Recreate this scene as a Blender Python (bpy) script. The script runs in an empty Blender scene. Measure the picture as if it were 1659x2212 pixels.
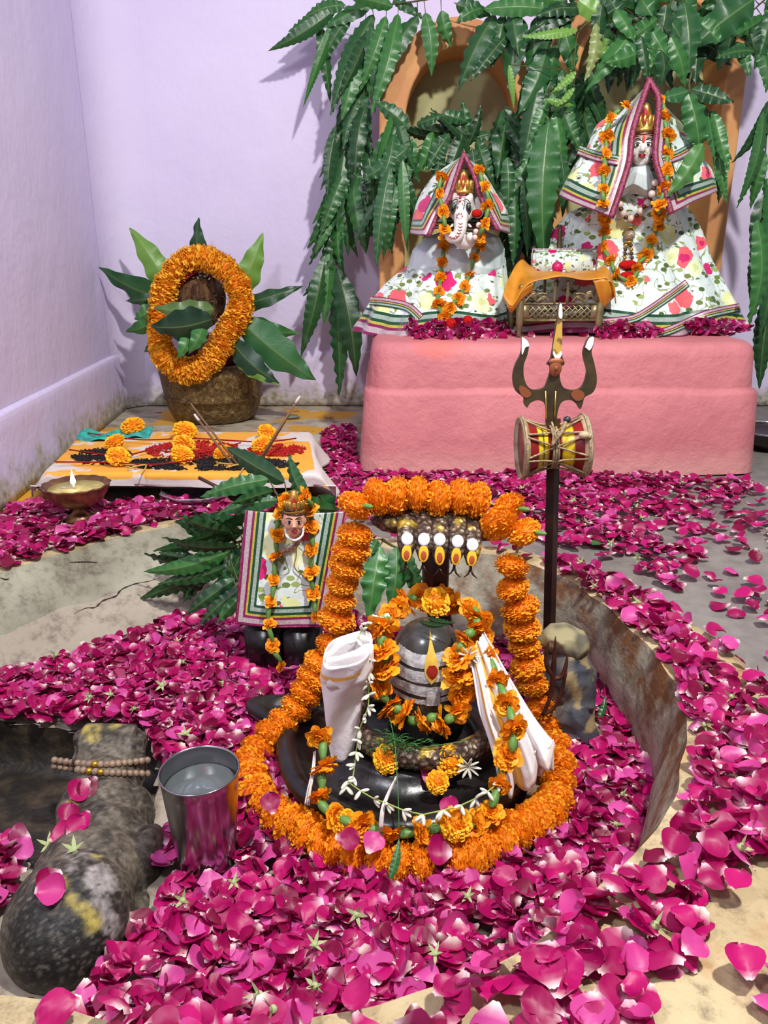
import bpy, bmesh, math, random
from mathutils import Vector, Matrix, noise as mnoise
C = bpy.context.scene.collection
sc = bpy.context.scene
PI = math.pi
V = Vector

# ------------------------------------------------------------------ camera
H = 0.62                       # eye height above the shrine floor (metres)
TH = math.radians(18.5)        # camera looks down by this much
FP = 1650.0                    # focal length in pixels of the 1659 x 2212 frame
CX, CY = 829.5, 1106.0
cam = bpy.data.cameras.new('camera')
cam.sensor_fit = 'VERTICAL'; cam.sensor_height = 24.0; cam.lens = 24.0 * FP / 2212.0
cam.clip_start = 0.02
camo = bpy.data.objects.new('camera', cam); C.objects.link(camo)
camo.location = (0, 0, H); camo.rotation_euler = (PI / 2 - TH, 0, 0)
sc.camera = camo

# ------------------------------------------------------------------ light
w = bpy.data.worlds.new('world'); sc.world = w; w.use_nodes = True
w.node_tree.nodes['Background'].inputs[0].default_value = (0.80, 0.86, 1.0, 1)
w.node_tree.nodes['Background'].inputs[1].default_value = 0.26
def lamp(name, loc, target, size, watts, col):
    l = bpy.data.lights.new(name, 'AREA'); l.shape = 'DISK'; l.size = size; l.energy = watts; l.color = col
    o = bpy.data.objects.new(name, l); C.objects.link(o); o.location = loc
    o.rotation_euler = (V(target) - V(loc)).to_track_quat('-Z', 'Y').to_euler()
    return o
lamp('ceiling_lamp', (0.72, 0.35, 2.5), (0.1, 1.9, 0.2), 0.15, 78, (1.0, 0.97, 0.93))
lamp('side_lamp', (-0.75, -0.1, 2.0), (0.0, 2.2, 0.3), 0.30, 24, (0.93, 0.96, 1.0))

sc.view_settings.view_transform = 'Standard'
sc.view_settings.look = 'None'
sc.view_settings.gamma = 1.0
sc.view_settings.use_curve_mapping = False
sc.view_settings.exposure = 0.25

# ------------------------------------------------------------------ measuring helpers
def ray(u, v):
    a = (u - CX) / FP; b = (v - CY) / FP
    return V((a, math.cos(TH) - b * math.sin(TH), -math.sin(TH) - b * math.cos(TH)))
def at(u, v, Y):                # world point seen at (u, v) on the upright plane y = Y
    d = ray(u, v); return V((0, 0, H)) + d * (Y / d.y)
def onz(u, v, z):               # world point seen at (u, v) on the level z
    d = ray(u, v); return V((0, 0, H)) + d * ((z - H) / d.z)
def pxm(Y, z=0.3):              # metres per pixel there
    return (Y * math.cos(TH) + (H - z) * math.sin(TH)) / FP

# ------------------------------------------------------------------ mesh helpers
WL = {}
class MB:
    def __init__(s): s.v = []; s.f = []; s.c = []
    def add(s, vs, fs, col=None):
        n = len(s.v); s.v += [V(p) for p in vs]
        s.f += [tuple(i + n for i in f) for f in fs]
        if col is None: s.c += [(1, 1, 1)] * len(vs)
        elif isinstance(col, tuple): s.c += [col] * len(vs)
        else: s.c += list(col)
    def box(s, c, d, rot=None, bev=0.0, col=None):
        bm = bmesh.new(); bmesh.ops.create_cube(bm, size=1)
        for q in bm.verts: q.co = V((q.co.x * d[0], q.co.y * d[1], q.co.z * d[2]))
        if bev: bmesh.ops.bevel(bm, geom=bm.edges[:], offset=bev, segments=3, affect='EDGES')
        s.bm(bm, c, rot, col)
    def bm(s, bm, c=(0, 0, 0), rot=None, col=None):
        bm.verts.ensure_lookup_table(); bm.verts.index_update()
        vs = [(rot @ q.co if rot else q.co) + V(c) for q in bm.verts]
        s.add(vs, [[q.index for q in f.verts] for f in bm.faces], col); bm.free()
    def ell(s, c, r, rot=None, nu=20, nv=12, col=None):
        vs = []; fs = []
        for j in range(nv + 1):
            ph = PI * j / nv
            for i in range(nu):
                a = 2 * PI * i / nu
                p = V((r[0] * math.sin(ph) * math.cos(a), r[1] * math.sin(ph) * math.sin(a), r[2] * math.cos(ph)))
                vs.append((rot @ p if rot else p) + V(c))
        for j in range(nv):
            for i in range(nu):
                k = (i + 1) % nu
                fs.append((j * nu + i, (j + 1) * nu + i, (j + 1) * nu + k, j * nu + k))
        s.add(vs, fs, col)
    def tube(s, path, r, n=8, col=None, closed=False, caps=True, flat=1.0):
        P = [V(p) for p in path]; m = len(P)
        R = r if isinstance(r, (list, tuple)) else [r] * m
        vs = []; fs = []; nr = None
        for i in range(m):
            if closed: t = P[(i + 1) % m] - P[i - 1]
            else: t = P[min(i + 1, m - 1)] - P[max(i - 1, 0)]
            t = t.normalized() if t.length > 1e-9 else V((0, 0, 1))
            if nr is None:
                a = V((0, 0, 1)) if abs(t.z) < 0.9 else V((0, 1, 0))
                nr = (a - t * a.dot(t)).normalized()
            nr = (nr - t * nr.dot(t)).normalized(); bn = t.cross(nr)
            for k in range(n):
                a = 2 * PI * k / n
                vs.append(P[i] + (nr * math.cos(a) * flat + bn * math.sin(a)) * R[i])
        for i in range(m if closed else m - 1):
            j = (i + 1) % m
            for k in range(n):
                l = (k + 1) % n
                fs.append((i * n + k, i * n + l, j * n + l, j * n + k))
        if caps and not closed:
            fs.append(tuple(range(n - 1, -1, -1))); fs.append(tuple((m - 1) * n + k for k in range(n)))
        if isinstance(col, list): col = [c for c in col for _ in range(n)]
        s.add(vs, fs, col)
    def lathe(s, prof, c=(0, 0, 0), n=40, rot=None, mod=None, col=None):
        vs = []; fs = []; m = len(prof)
        for j, (r, z) in enumerate(prof):
            for i in range(n):
                a = 2 * PI * i / n; q = r * (mod(a, j) if mod else 1)
                p = V((q * math.cos(a), q * math.sin(a), z)); vs.append((rot @ p if rot else p) + V(c))
        for j in range(m - 1):
            for i in range(n):
                k = (i + 1) % n; fs.append((j * n + i, j * n + k, (j + 1) * n + k, (j + 1) * n + i))
        if prof[0][0] > 1e-6: fs.append(tuple(range(n - 1, -1, -1)))
        if prof[-1][0] > 1e-6: fs.append(tuple((m - 1) * n + k for k in range(n)))
        if isinstance(col, list): col = [c_ for c_ in col for _ in range(n)]
        s.add(vs, fs, col)
    def prism(s, pts, o, X, Y, N, t, col=None):
        o, X, Y, N = V(o), V(X), V(Y), V(N); n = len(pts)
        vs = [o + X * a + Y * b + N * (t / 2) for a, b in pts] + [o + X * a + Y * b - N * (t / 2) for a, b in pts]
        fs = [tuple(range(n)), tuple(range(2 * n - 1, n - 1, -1))]
        for i in range(n): j = (i + 1) % n; fs.append((i, i + n, j + n, j))
        s.add(vs, fs, col)
    def grid(s, fn, nu, nv, col=None, wrap=False):
        vs = [fn(i / nu, j / nv) for j in range(nv + 1) for i in range(nu + 1)]
        fs = [(j * (nu + 1) + i, j * (nu + 1) + i + 1, (j + 1) * (nu + 1) + i + 1, (j + 1) * (nu + 1) + i)
              for j in range(nv) for i in range(nu)]
        cs = [col(i / nu, j / nv) for j in range(nv + 1) for i in range(nu + 1)] if callable(col) else col
        s.add(vs, fs, cs)
    def mesh(s, name, mat, origin=(0, 0, 0), smooth=True):
        me = bpy.data.meshes.new(name); o = V(origin)
        me.from_pydata([tuple(p - o) for p in s.v], [], s.f)
        a = me.color_attributes.new('Col', 'FLOAT_COLOR', 'POINT')
        a.data.foreach_set('color', [x for c in s.c for x in (c[0], c[1], c[2], 1.0)])
        if smooth: me.polygons.foreach_set('use_smooth', [True] * len(me.polygons))
        if mat: me.materials.append(mat)
        me.update(); return me
    def build(s, name, mat, parent=None, smooth=True, origin=None, solid=0.0, sub=0, edge=None):
        if parent is not None: org = WL[parent.name]
        elif origin is not None: org = V(origin)
        else:
            n = len(s.v); org = V((sum(p.x for p in s.v) / n, sum(p.y for p in s.v) / n, min(p.z for p in s.v)))
        me = s.mesh(name, mat, org, smooth)
        o = bpy.data.objects.new(name, me); C.objects.link(o)
        if parent is not None: o.parent = parent
        else: o.location = org
        WL[o.name] = org.copy()
        if solid:
            m = o.modifiers.new('solid', 'SOLIDIFY'); m.thickness = solid; m.offset = 0
        if sub:
            m = o.modifiers.new('sub', 'SUBSURF'); m.levels = sub; m.render_levels = sub
        if edge is not None:
            m = o.modifiers.new('edge', 'EDGE_SPLIT'); m.split_angle = math.radians(edge)
        return o
def thing(name, label, cat, loc, group=None):
    o = bpy.data.objects.new(name, None); C.objects.link(o); o.location = loc; o.empty_display_size = 0.02
    WL[o.name] = V(loc); return tag(o, label, cat, group)
def tag(o, label, cat, group=None, kind=None):
    o['label'] = label; o['category'] = cat
    if group: o['group'] = group
    if kind: o['kind'] = kind
    return o
def struct(o): o['kind'] = 'structure'; return o
def blob(mb, name, mat, parent=None, voxel=0.004, smooth=6, colfn=None, origin=None, disp=None):
    """fuse the overlapping solids of mb into one continuous surface"""
    if parent is not None: org = WL[parent.name]
    elif origin is not None: org = V(origin)
    else:
        n = len(mb.v); org = V((sum(p.x for p in mb.v) / n, sum(p.y for p in mb.v) / n, min(p.z for p in mb.v)))
    me = mb.mesh(name + '_raw', None, org)
    t = bpy.data.objects.new(name + '_raw', me); C.objects.link(t)
    m = t.modifiers.new('r', 'REMESH'); m.mode = 'VOXEL'; m.voxel_size = voxel
    if smooth:
        m = t.modifiers.new('s', 'SMOOTH'); m.iterations = smooth; m.factor = 0.5
    dg = bpy.context.evaluated_depsgraph_get(); dg.update()
    out = bpy.data.meshes.new_from_object(t.evaluated_get(dg))
    bpy.data.objects.remove(t)
    out.name = name
    if disp:
        for q in out.vertices: q.co = V(disp(q.co + org)) - org
    a = out.color_attributes.get('Col') or out.color_attributes.new('Col', 'FLOAT_COLOR', 'POINT')
    for i, q in enumerate(out.vertices):
        c = colfn(q.co + org) if colfn else (1, 1, 1)
        a.data[i].color = (c[0], c[1], c[2], 1)
    out.polygons.foreach_set('use_smooth', [True] * len(out.polygons))
    out.materials.clear(); out.materials.append(mat)
    o = bpy.data.objects.new(name, out); C.objects.link(o)
    if parent is not None: o.parent = parent
    else: o.location = org
    WL[o.name] = org.copy()
    return o
def crom(P, n):
    P = [V(p) for p in P]; m = len(P) - 1; out = []
    for i in range(n + 1):
        x = i / n * m; k = min(int(x), m - 1); t = x - k
        a, b, c, d = P[max(k - 1, 0)], P[k], P[k + 1], P[min(k + 2, m)]
        out.append(0.5 * ((2 * b) + (c - a) * t + (2 * a - 5 * b + 4 * c - d) * t * t + (3 * b - a - 3 * c + d) * t ** 3))
    return out
def even(P, n):                # n+1 points evenly spaced along a polyline
    P = crom(P, len(P) * 12); L = [0]
    for i in range(1, len(P)): L.append(L[-1] + (P[i] - P[i - 1]).length)
    out = []; k = 0
    for i in range(n + 1):
        s_ = L[-1] * i / n
        while k < len(P) - 2 and L[k + 1] < s_: k += 1
        t = (s_ - L[k]) / max(1e-9, L[k + 1] - L[k]); out.append(P[k].lerp(P[k + 1], min(1, t)))
    return out
def lerp3(a, b, t): return tuple(a[i] + (b[i] - a[i]) * t for i in range(3))
def sstep(a, b, x):
    t = max(0, min(1, (x - a) / (b - a))); return t * t * (3 - 2 * t)
def srgb(r, g, b):
    f = lambda c: (c / 255 / 12.92) if c / 255 <= 0.04045 else ((c / 255 + 0.055) / 1.055) ** 2.4
    return (f(r), f(g), f(b))
def inpoly(x, y, P):
    c = False; n = len(P)
    for i in range(n):
        x1, y1 = P[i]; x2, y2 = P[i - 1]
        if (y1 > y) != (y2 > y) and x < (x2 - x1) * (y - y1) / (y2 - y1) + x1: c = not c
    return c

# ------------------------------------------------------------------ materials
class NT:
    def __init__(s, name):
        s.m = bpy.data.materials.new(name); s.m.use_nodes = True; s.t = s.m.node_tree
        s.b = s.t.nodes['Principled BSDF']; s.co = None
    def n(s, ty, **kw):
        x = s.t.nodes.new(ty)
        for k, v in kw.items(): setattr(x, k, v)
        return x
    def l(s, a, b): s.t.links.new(a, b)
    def coord(s, scale=(1, 1, 1)):
        tc = s.n('ShaderNodeTexCoord'); mp = s.n('ShaderNodeMapping'); mp.inputs['Scale'].default_value = scale
        s.l(tc.outputs['Object'], mp.inputs[0]); return mp.outputs[0]
    def noise(s, co, scale, detail=4, rough=0.55, dist=0.0):
        x = s.n('ShaderNodeTexNoise'); x.inputs['Scale'].default_value = scale; x.inputs['Detail'].default_value = detail
        x.inputs['Roughness'].default_value = rough; x.inputs['Distortion'].default_value = dist
        s.l(co, x.inputs['Vector']); return x.outputs['Fac']
    def voro(s, co, scale, rnd=1.0):
        x = s.n('ShaderNodeTexVoronoi'); x.inputs['Scale'].default_value = scale; x.inputs['Randomness'].default_value = rnd
        s.l(co, x.inputs['Vector']); return x
    def ramp(s, fac, stops, const=False):
        x = s.n('ShaderNodeValToRGB'); r = x.color_ramp
        if const: r.interpolation = 'CONSTANT'
        while len(r.elements) > 1: r.elements.remove(r.elements[0])
        r.elements[0].position = stops[0][0]; r.elements[0].color = (*stops[0][1], 1)
        for p, c in stops[1:]:
            e = r.elements.new(p); e.color = (*c, 1)
        s.l(fac, x.inputs[0]); return x.outputs[0]
    def mix(s, fac, a, b, mode='MIX'):
        x = s.n('ShaderNodeMix'); x.data_type = 'RGBA'; x.blend_type = mode
        for v, i in ((fac, 0), (a, 6), (b, 7)):
            if hasattr(v, 'links'): s.l(v, x.inputs[i])
            elif i == 0: x.inputs[i].default_value = v
            else: x.inputs[i].default_value = (*v, 1)
        return x.outputs[2]
    def math(s, op, a, b=0.0, c=0.0):
        x = s.n('ShaderNodeMath'); x.operation = op
        for v, i in ((a, 0), (b, 1), (c, 2)):
            if hasattr(v, 'links'): s.l(v, x.inputs[i])
            else: x.inputs[i].default_value = v
        return x.outputs[0]
    def sep(s, co):
        x = s.n('ShaderNodeSeparateXYZ'); s.l(co, x.inputs[0]); return x.outputs
    def attr(s, name='Col'):
        x = s.n('ShaderNodeAttribute'); x.attribute_name = name; return x.outputs['Color']
    def base(s, c, rough=0.5, metal=0.0, spec=0.5):
        i = s.b.inputs
        if hasattr(c, 'links'): s.l(c, i['Base Color'])
        else: i['Base Color'].default_value = (*c, 1)
        if hasattr(rough, 'links'): s.l(rough, i['Roughness'])
        else: i['Roughness'].default_value = rough
        i['Metallic'].default_value = metal; i['Specular IOR Level'].default_value = spec
    def bump(s, h, strength, dist=0.01):
        x = s.n('ShaderNodeBump'); x.inputs['Strength'].default_value = strength; x.inputs['Distance'].default_value = dist
        s.l(h, x.inputs['Height']); s.l(x.outputs[0], s.b.inputs['Normal'])
def plain(name, c, rough=0.5, metal=0.0, spec=0.5, c2=None, scale=20, bump=0.0, bscale=60, emit=None, lo=0.4, hi=0.6):
    t = NT(name); co = t.coord()
    col = c
    if c2 is not None: col = t.ramp(t.noise(co, scale), [(lo, c), (hi, c2)])
    t.base(col, rough, metal, spec)
    if bump: t.bump(t.noise(co, bscale, 5), bump, 0.004)
    if emit:
        t.b.inputs['Emission Color'].default_value = (*c, 1); t.b.inputs['Emission Strength'].default_value = emit
    return t.m
def attrmat(name, rough=0.5, spec=0.5, metal=0.0, bump=0.0, bscale=80, trans=0.0, sheen=0.0, mulnoise=None):
    t = NT(name); co = t.coord(); col = t.attr()
    if mulnoise: col = t.mix(1.0, col, t.ramp(t.noise(co, mulnoise[0]), [(0.35, (mulnoise[1],) * 3), (0.65, (1, 1, 1))]), 'MULTIPLY')
    t.base(col, rough, metal, spec)
    if bump: t.bump(t.noise(co, bscale, 4), bump, 0.003)
    if sheen: t.b.inputs['Sheen Weight'].default_value = sheen
    if trans:
        tr = t.n('ShaderNodeBsdfTranslucent'); t.l(col, tr.inputs[0]) if hasattr(col, 'links') else None
        mx = t.n('ShaderNodeMixShader'); mx.inputs[0].default_value = trans
        t.l(t.b.outputs[0], mx.inputs[1]); t.l(tr.outputs[0], mx.inputs[2])
        t.l(mx.outputs[0], t.t.nodes['Material Output'].inputs[0])
    return t.m

# walls: lavender distemper, dirt creeping up from the floor
def wall_mat(name, c):
    t = NT(name); co = t.coord(); s_ = t.sep(co)
    n1 = t.noise(co, 1.3, 3); n2 = t.noise(co, 9, 6, 0.7); n3 = t.noise(co, 45, 4)
    col = t.ramp(n1, [(0.3, lerp3(c, (1, 1, 1), 0.04)), (0.7, lerp3(c, srgb(170, 150, 205), 0.18))])
    h = t.math('ADD', s_[2], t.math('MULTIPLY', t.math('SUBTRACT', n2, 0.5), 0.32))
    dirt = t.ramp(h, [(0.03, (1, 1, 1)), (0.10, (0, 0, 0))])
    d2 = t.ramp(n3, [(0.35, srgb(150, 140, 118)), (0.6, srgb(196, 190, 178))])
    col = t.mix(dirt, col, d2)
    spot = t.ramp(t.noise(co, 14, 2), [(0.74, (0, 0, 0)), (0.78, (1, 1, 1))])
    col = t.mix(t.math('MULTIPLY', spot, 0.25), col, srgb(150, 140, 150))
    t.base(col, 0.62, 0, 0.35)
    hh = t.math('ADD', t.noise(co, 7, 3), t.math('MULTIPLY', n3, 0.25))
    t.bump(hh, 0.35, 0.02); return t.m
M_wall = wall_mat('lavender_distemper', srgb(222, 210, 238))
M_wall2 = wall_mat('lavender_distemper_side', srgb(218, 206, 236))
def pedestal_mat():
    t = NT('pink_distemper'); co = t.coord(); z = t.sep(co)[2]
    col = t.ramp(t.noise(co, 6, 5, 0.6), [(0.35, srgb(206, 127, 130)), (0.65, srgb(192, 112, 118))])
    h = t.math('ADD', z, t.math('MULTIPLY', t.math('SUBTRACT', t.noise(co, 8, 5, .7), 0.5), 0.10))
    col = t.mix(t.ramp(h, [(0.03, (0.8,) * 3), (0.09, (0, 0, 0))]), col, srgb(214, 150, 146))
    col = t.mix(t.ramp(t.noise(co, 4, 4), [(0.62, (0, 0, 0)), (0.72, (.6, .6, .6))]), col, srgb(228, 110, 92))
    t.base(col, 0.6, 0, 0.35)
    v = t.noise(co, 26, 6, 0.65); t.bump(t.math('ADD', v, t.math('MULTIPLY', t.noise(co, 5, 2), 1.2)), 0.55, 0.012); return t.m
M_ped = pedestal_mat()
def floor_mat():
    t = NT('cement_floor'); co = t.coord(); s_ = t.sep(co)
    n1 = t.noise(co, 3, 6, 0.6); n2 = t.noise(co, 30, 5)
    col = t.ramp(n1, [(0.3, srgb(98, 92, 87)), (0.55, srgb(130, 124, 117)), (0.75, srgb(152, 147, 139))])
    col = t.mix(0.35, col, t.ramp(n2, [(0.3, srgb(90, 84, 82)), (0.7, srgb(150, 144, 140))]))
    lf = t.math('MULTIPLY', t.ramp(s_[0], [(0.0, (0, 0, 0)), (1.0, (1, 1, 1))]), 1.0)
    # the corner behind the board is paler cement with turmeric and vermilion spilt on it
    zone = t.math('SUBTRACT', 0.35, s_[0])
    zone = t.ramp(t.math('ADD', zone, t.math('MULTIPLY', t.math('SUBTRACT', t.noise(co, 5, 4), 0.5), 0.4)), [(0.35, (0, 0, 0)), (0.5, (1, 1, 1))])
    pale = t.ramp(t.noise(co, 9, 6, .65), [(0.3, srgb(120, 108, 84)), (0.55, srgb(186, 176, 156)), (0.8, srgb(205, 198, 186))])
    pale = t.mix(t.ramp(t.noise(co, 4.3, 5, .6), [(0.52, (0, 0, 0)), (0.58, (1, 1, 1))]), pale, srgb(214, 158, 30))
    pale = t.mix(t.ramp(t.noise(co, 6.1, 5, .7), [(0.60, (0, 0, 0)), (0.66, (1, 1, 1))]), pale, srgb(110, 44, 20))
    col = t.mix(zone, col, pale)
    t.base(col, 0.55, 0, 0.45); t.bump(t.noise(co, 18, 6), 0.25, 0.01); return t.m
M_floor = floor_mat()
def basin_mat(name, a, b, st, mx):
    t = NT(name); co = t.coord(); s_ = t.sep(co)
    st_ = t.coord((1, 1, 1.6))
    col = t.ramp(t.noise(co, 7, 7, 0.62), [(0.3, a), (0.5, lerp3(a, b, .5)), (0.7, b)])
    z2 = t.math('ADD', s_[2], t.math('MULTIPLY', t.math('SUBTRACT', t.noise(co, 5, 4), .5), .07))
    low = t.ramp(z2, [(-.0, (0, 0, 0)), (.02, (1, 1, 1))]) if False else t.math('GREATER_THAN', t.math('MULTIPLY', z2, -1), .068)
    col = t.mix(t.math('MULTIPLY', low, .55), col, srgb(170, 154, 140))
    rust = t.ramp(t.math('ADD', t.noise(st_, 6, 6, 0.65), t.math('MULTIPLY', s_[0], 0.32)), [(mx, (0, 0, 0)), (mx + .12, (1, 1, 1))])
    col = t.mix(rust, col, st)
    col = t.mix(t.ramp(t.noise(co, 28, 6, .75), [(0.35, (0.55,) * 3), (0.5, (0, 0, 0))]), col, srgb(70, 58, 46))
    t.base(col, 0.62, 0, 0.4)
    t.bump(t.math('ADD', t.noise(st_, 22, 6, .65), t.math('MULTIPLY', t.noise(co, 6, 3), 1.5)), 0.5, 0.012); return t.m
M_basin = basin_mat('worn_basin_cement', srgb(112, 106, 88), srgb(164, 161, 142), srgb(104, 68, 38), 0.58)
M_rim = basin_mat('worn_rim_cement', srgb(158, 136, 98), srgb(200, 184, 144), srgb(170, 126, 76), 0.68)
M_soot = plain('damp_black_stone', srgb(34, 30, 26), 0.5, 0, 0.4, srgb(78, 66, 50), 22, 1.0, 50, lo=.45, hi=.75)
M_basalt = plain('polished_black_stone', srgb(14, 13, 14), 0.28, 0, 0.5, srgb(34, 30, 30), 14, 0.25, 40)
M_orange = plain('ochre_distemper', srgb(206, 142, 92), 0.62, 0, 0.35, srgb(218, 160, 98), 4, 0.4, 30)
M_cream = plain('cream_distemper', srgb(188, 186, 132), 0.65, 0, 0.3, srgb(170, 164, 120), 5, 0.3, 30)
# ================================================================== the room
YW = 3.35
def quad_wall(name, p0, p1, z0, z1, mat, nseg=2):
    m = MB(); m.grid(lambda a, b: V(p0).lerp(V(p1), a) + V((0, 0, z0 + (z1 - z0) * b)), nseg, nseg)
    return struct(m.build(name, mat, origin=(0, 0, 0), smooth=False))
XL0, XL1 = (-0.865, 0.4), (-1.135, YW)
m = MB(); m.box((0.35, YW + 0.06, 1.3), (3.6, 0.12, 2.7)); struct(m.build('wall_back', M_wall, smooth=False, origin=(0, 0, 0)))
dl = (V((XL1[0], XL1[1], 0)) - V((XL0[0], XL0[1], 0))); nl = V((-dl.y, dl.x, 0)).normalized()
m = MB()
p0 = V((XL0[0], XL0[1], 0)) - dl * 0.4; p1 = V((XL1[0], XL1[1], 0)) + dl * 0.05
m.add([p0, p1, p1 + nl * .1, p0 + nl * .1] + [q + V((0, 0, 2.6)) for q in (p0, p1, p1 + nl * .1, p0 + nl * .1)],
      [(0, 1, 5, 4), (1, 2, 6, 5), (2, 3, 7, 6), (3, 0, 4, 7), (4, 5, 6, 7), (3, 2, 1, 0)])
struct(m.build('wall_left', M_wall2, smooth=False, origin=(0, 0, 0)))
# soft plastered corner where the two walls meet
m = MB(); r_ = 0.20; cn = V((XL1[0], YW, 0)); pa = cn - dl.normalized() * r_; pb = cn + V((r_, 0, 0))
def fil(a, b):
    q = (pa * (1 - a) ** 2 + cn * (2 * a * (1 - a)) + pb * a ** 2); return q + V((.0006, -.0006, 2.6 * b))
m.grid(fil, 24, 30); struct(m.build('wall_corner', M_wall, origin=(0, 0, 0)))
# plinth band at the foot of both walls, with a soft rounded shoulder
def plinth(name, a, b, nrm, mat):
    prof = [(0.0, 0.0), (0.020, 0.0), (0.019, 0.10), (0.018, 0.215), (0.014, 0.228), (0.0, 0.236)]
    m = MB(); L = (b - a)
    def fn(u, v):
        k = v * (len(prof) - 1); i = min(int(k), len(prof) - 2); t = k - i
        d = prof[i][0] + (prof[i + 1][0] - prof[i][0]) * t; z = prof[i][1] + (prof[i + 1][1] - prof[i][1]) * t
        p = a + L * u; wob = 0.004 * mnoise.noise(p * 4) * (1 if v > .5 else 0)
        return p - nrm * (d + wob) + V((0, 0, z + wob))
    m.grid(fn, 60, 20); struct(m.build(name, mat, origin=(0, 0, 0)))
plinth('baseboard_left', p0, V((XL1[0], XL1[1], 0)), nl, M_wall2)
plinth('baseboard_back', V((XL1[0], YW, 0)), V((2.0, YW, 0)), V((0, 1, 0)), M_wall)

# ---- basin: rim and floor lines measured off the photograph, far side first
RIM = [((-330, 1330), (-330, 1640)), ((-160, 1285), (-190, 1570)), ((0, 1238), (-50, 1500)), ((120, 1200), (70, 1465)), ((240, 1165), (190, 1430)), ((400, 1132), (350, 1375)), ((520, 1135), (480, 1345)),
       ((680, 1160), (670, 1345)), ((859, 1186), (860, 1385)), ((1000, 1192), (1000, 1400)), ((1100, 1205), (1110, 1415)), ((1201, 1240), (1230, 1450)), ((1285, 1292), (1290, 1490)),
       ((1345, 1345), (1325, 1545)), ((1401, 1397), (1350, 1590)), ((1454, 1470), (1375, 1632)), ((1479, 1535), (1392, 1665)), ((1483, 1590), (1402, 1695)), ((1474, 1640), (1412, 1722)),
       ((1463, 1692), None), ((1430, 1766), None), ((1405, 1803), None), ((1347, 1865), None), ((1285, 1927), None), ((1210, 2000), None), ((1110, 2060), None), ((1000, 2108), None), ((880, 2148), None),
       ((740, 2185), None), ((560, 2215), None), ((400, 2218), None), ((210, 2192), None), ((100, 2165), None), ((0, 2148), None), ((-200, 2130), None), ((-400, 2090), None), ((-560, 1960), None), ((-640, 1800), None), ((-600, 1600), None), ((-480, 1420), None)]
def rz(y): return 0.012 + 0.035 * sstep(1.1, 0.6, y)      # the rim stands a little higher on the near side
ZB = -0.150
rim_in = []; bot = []
for a, b in RIM:
    p = onz(a[0], a[1], 0.02); p = onz(a[0], a[1], rz(p.y)); rim_in.append(p)
cen = sum(rim_in, V((0, 0, 0))) / len(rim_in)
for (a, b), p in zip(RIM, rim_in):
    if b: bot.append(onz(b[0], b[1], ZB))
    else:
        q = V((cen.x, cen.y, 0)) - V((p.x, p.y, 0)); q = V((p.x, p.y, ZB)) + q.normalized() * 0.035; bot.append(V((q.x, q.y, ZB)))
def closed_rom(P, n):
    P = list(P); k = len(P); out = []
    for i in range(n):
        x = i / n * k; j = int(x); t = x - j; a, b, c, d = P[j - 1], P[j], P[(j + 1) % k], P[(j + 2) % k]
        out.append(0.5 * ((2 * b) + (c - a) * t + (2 * a - 5 * b + 4 * c - d) * t * t + (3 * b - a - 3 * c + d) * t ** 3))
    return out
NB = 240
rimL = closed_rom(rim_in, NB); botL = closed_rom(bot, NB)
def outward(L, i):
    t = L[(i + 2) % NB] - L[i - 2]; n = V((t.y, -t.x, 0)).normalized()
    if n.dot(L[i] - V((cen.x, cen.y, L[i].z))) < 0: n = -n
    return n
def rimw(p):      # width of the rim top: narrow behind, broad on the near right
    return 0.055 + 0.075 * sstep(0.1, 0.42, p.x) * sstep(1.45, 1.1, p.y) + 0.10 * sstep(0.9, 0.6, p.y)
outL = []
for i, p in enumerate(rimL): outL.append(p + outward(rimL, i) * rimw(p))
# smooth the outer line
for _ in range(12): outL = [(outL[i - 1] + outL[i] * 2 + outL[(i + 1) % NB]) / 4 for i in range(NB)]
m = MB(); rows = []
def wob(p, a, f): return V((mnoise.noise(p * f), mnoise.noise(p * f + V((7, 3, 1))), mnoise.noise(p * f + V((2, 9, 4))))) * a
for k in range(0, 11):
    t = k / 10
    rows.append([rimL[i].lerp(botL[i], t) - outward(rimL, i) * (0.012 * math.sin(PI * t)) + wob(rimL[i].lerp(botL[i], t), 0.006, 14) for i in range(NB)])
m.add([p for r in rows for p in r], [(k * NB + i, k * NB + (i + 1) % NB, (k + 1) * NB + (i + 1) % NB, (k + 1) * NB + i) for k in range(10) for i in range(NB)])
struct(m.build('wall_basin', M_basin, origin=(0, 0, 0)))
rows2 = []
for k in range(0, 7):
    t = k / 6
    rows2.append([rows[0][i].lerp(outL[i], t) + V((0, 0, 0.005 * math.sin(PI * t))) + wob(rimL[i].lerp(outL[i], t), 0.004, 16) * (1 if k else 0) for i in range(NB)])
rows2.append([outL[i] + outward(outL, i) * 0.005 + V((0, 0, -0.02)) for i in range(NB)])
rows2.append([V((outL[i].x, outL[i].y, 0)) + outward(outL, i) * 0.008 + V((0, 0, -0.02 - 0.10 * sstep(0.8, 0.55, outL[i].y))) for i in range(NB)])
m = MB(); m.add([p for r in rows2 for p in r], [(k * NB + (i + 1) % NB, k * NB + i, (k + 1) * NB + i, (k + 1) * NB + (i + 1) % NB) for k in range(len(rows2) - 1) for i in range(NB)])
struct(m.build('trim_3', M_rim, origin=(0, 0, 0)))
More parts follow.
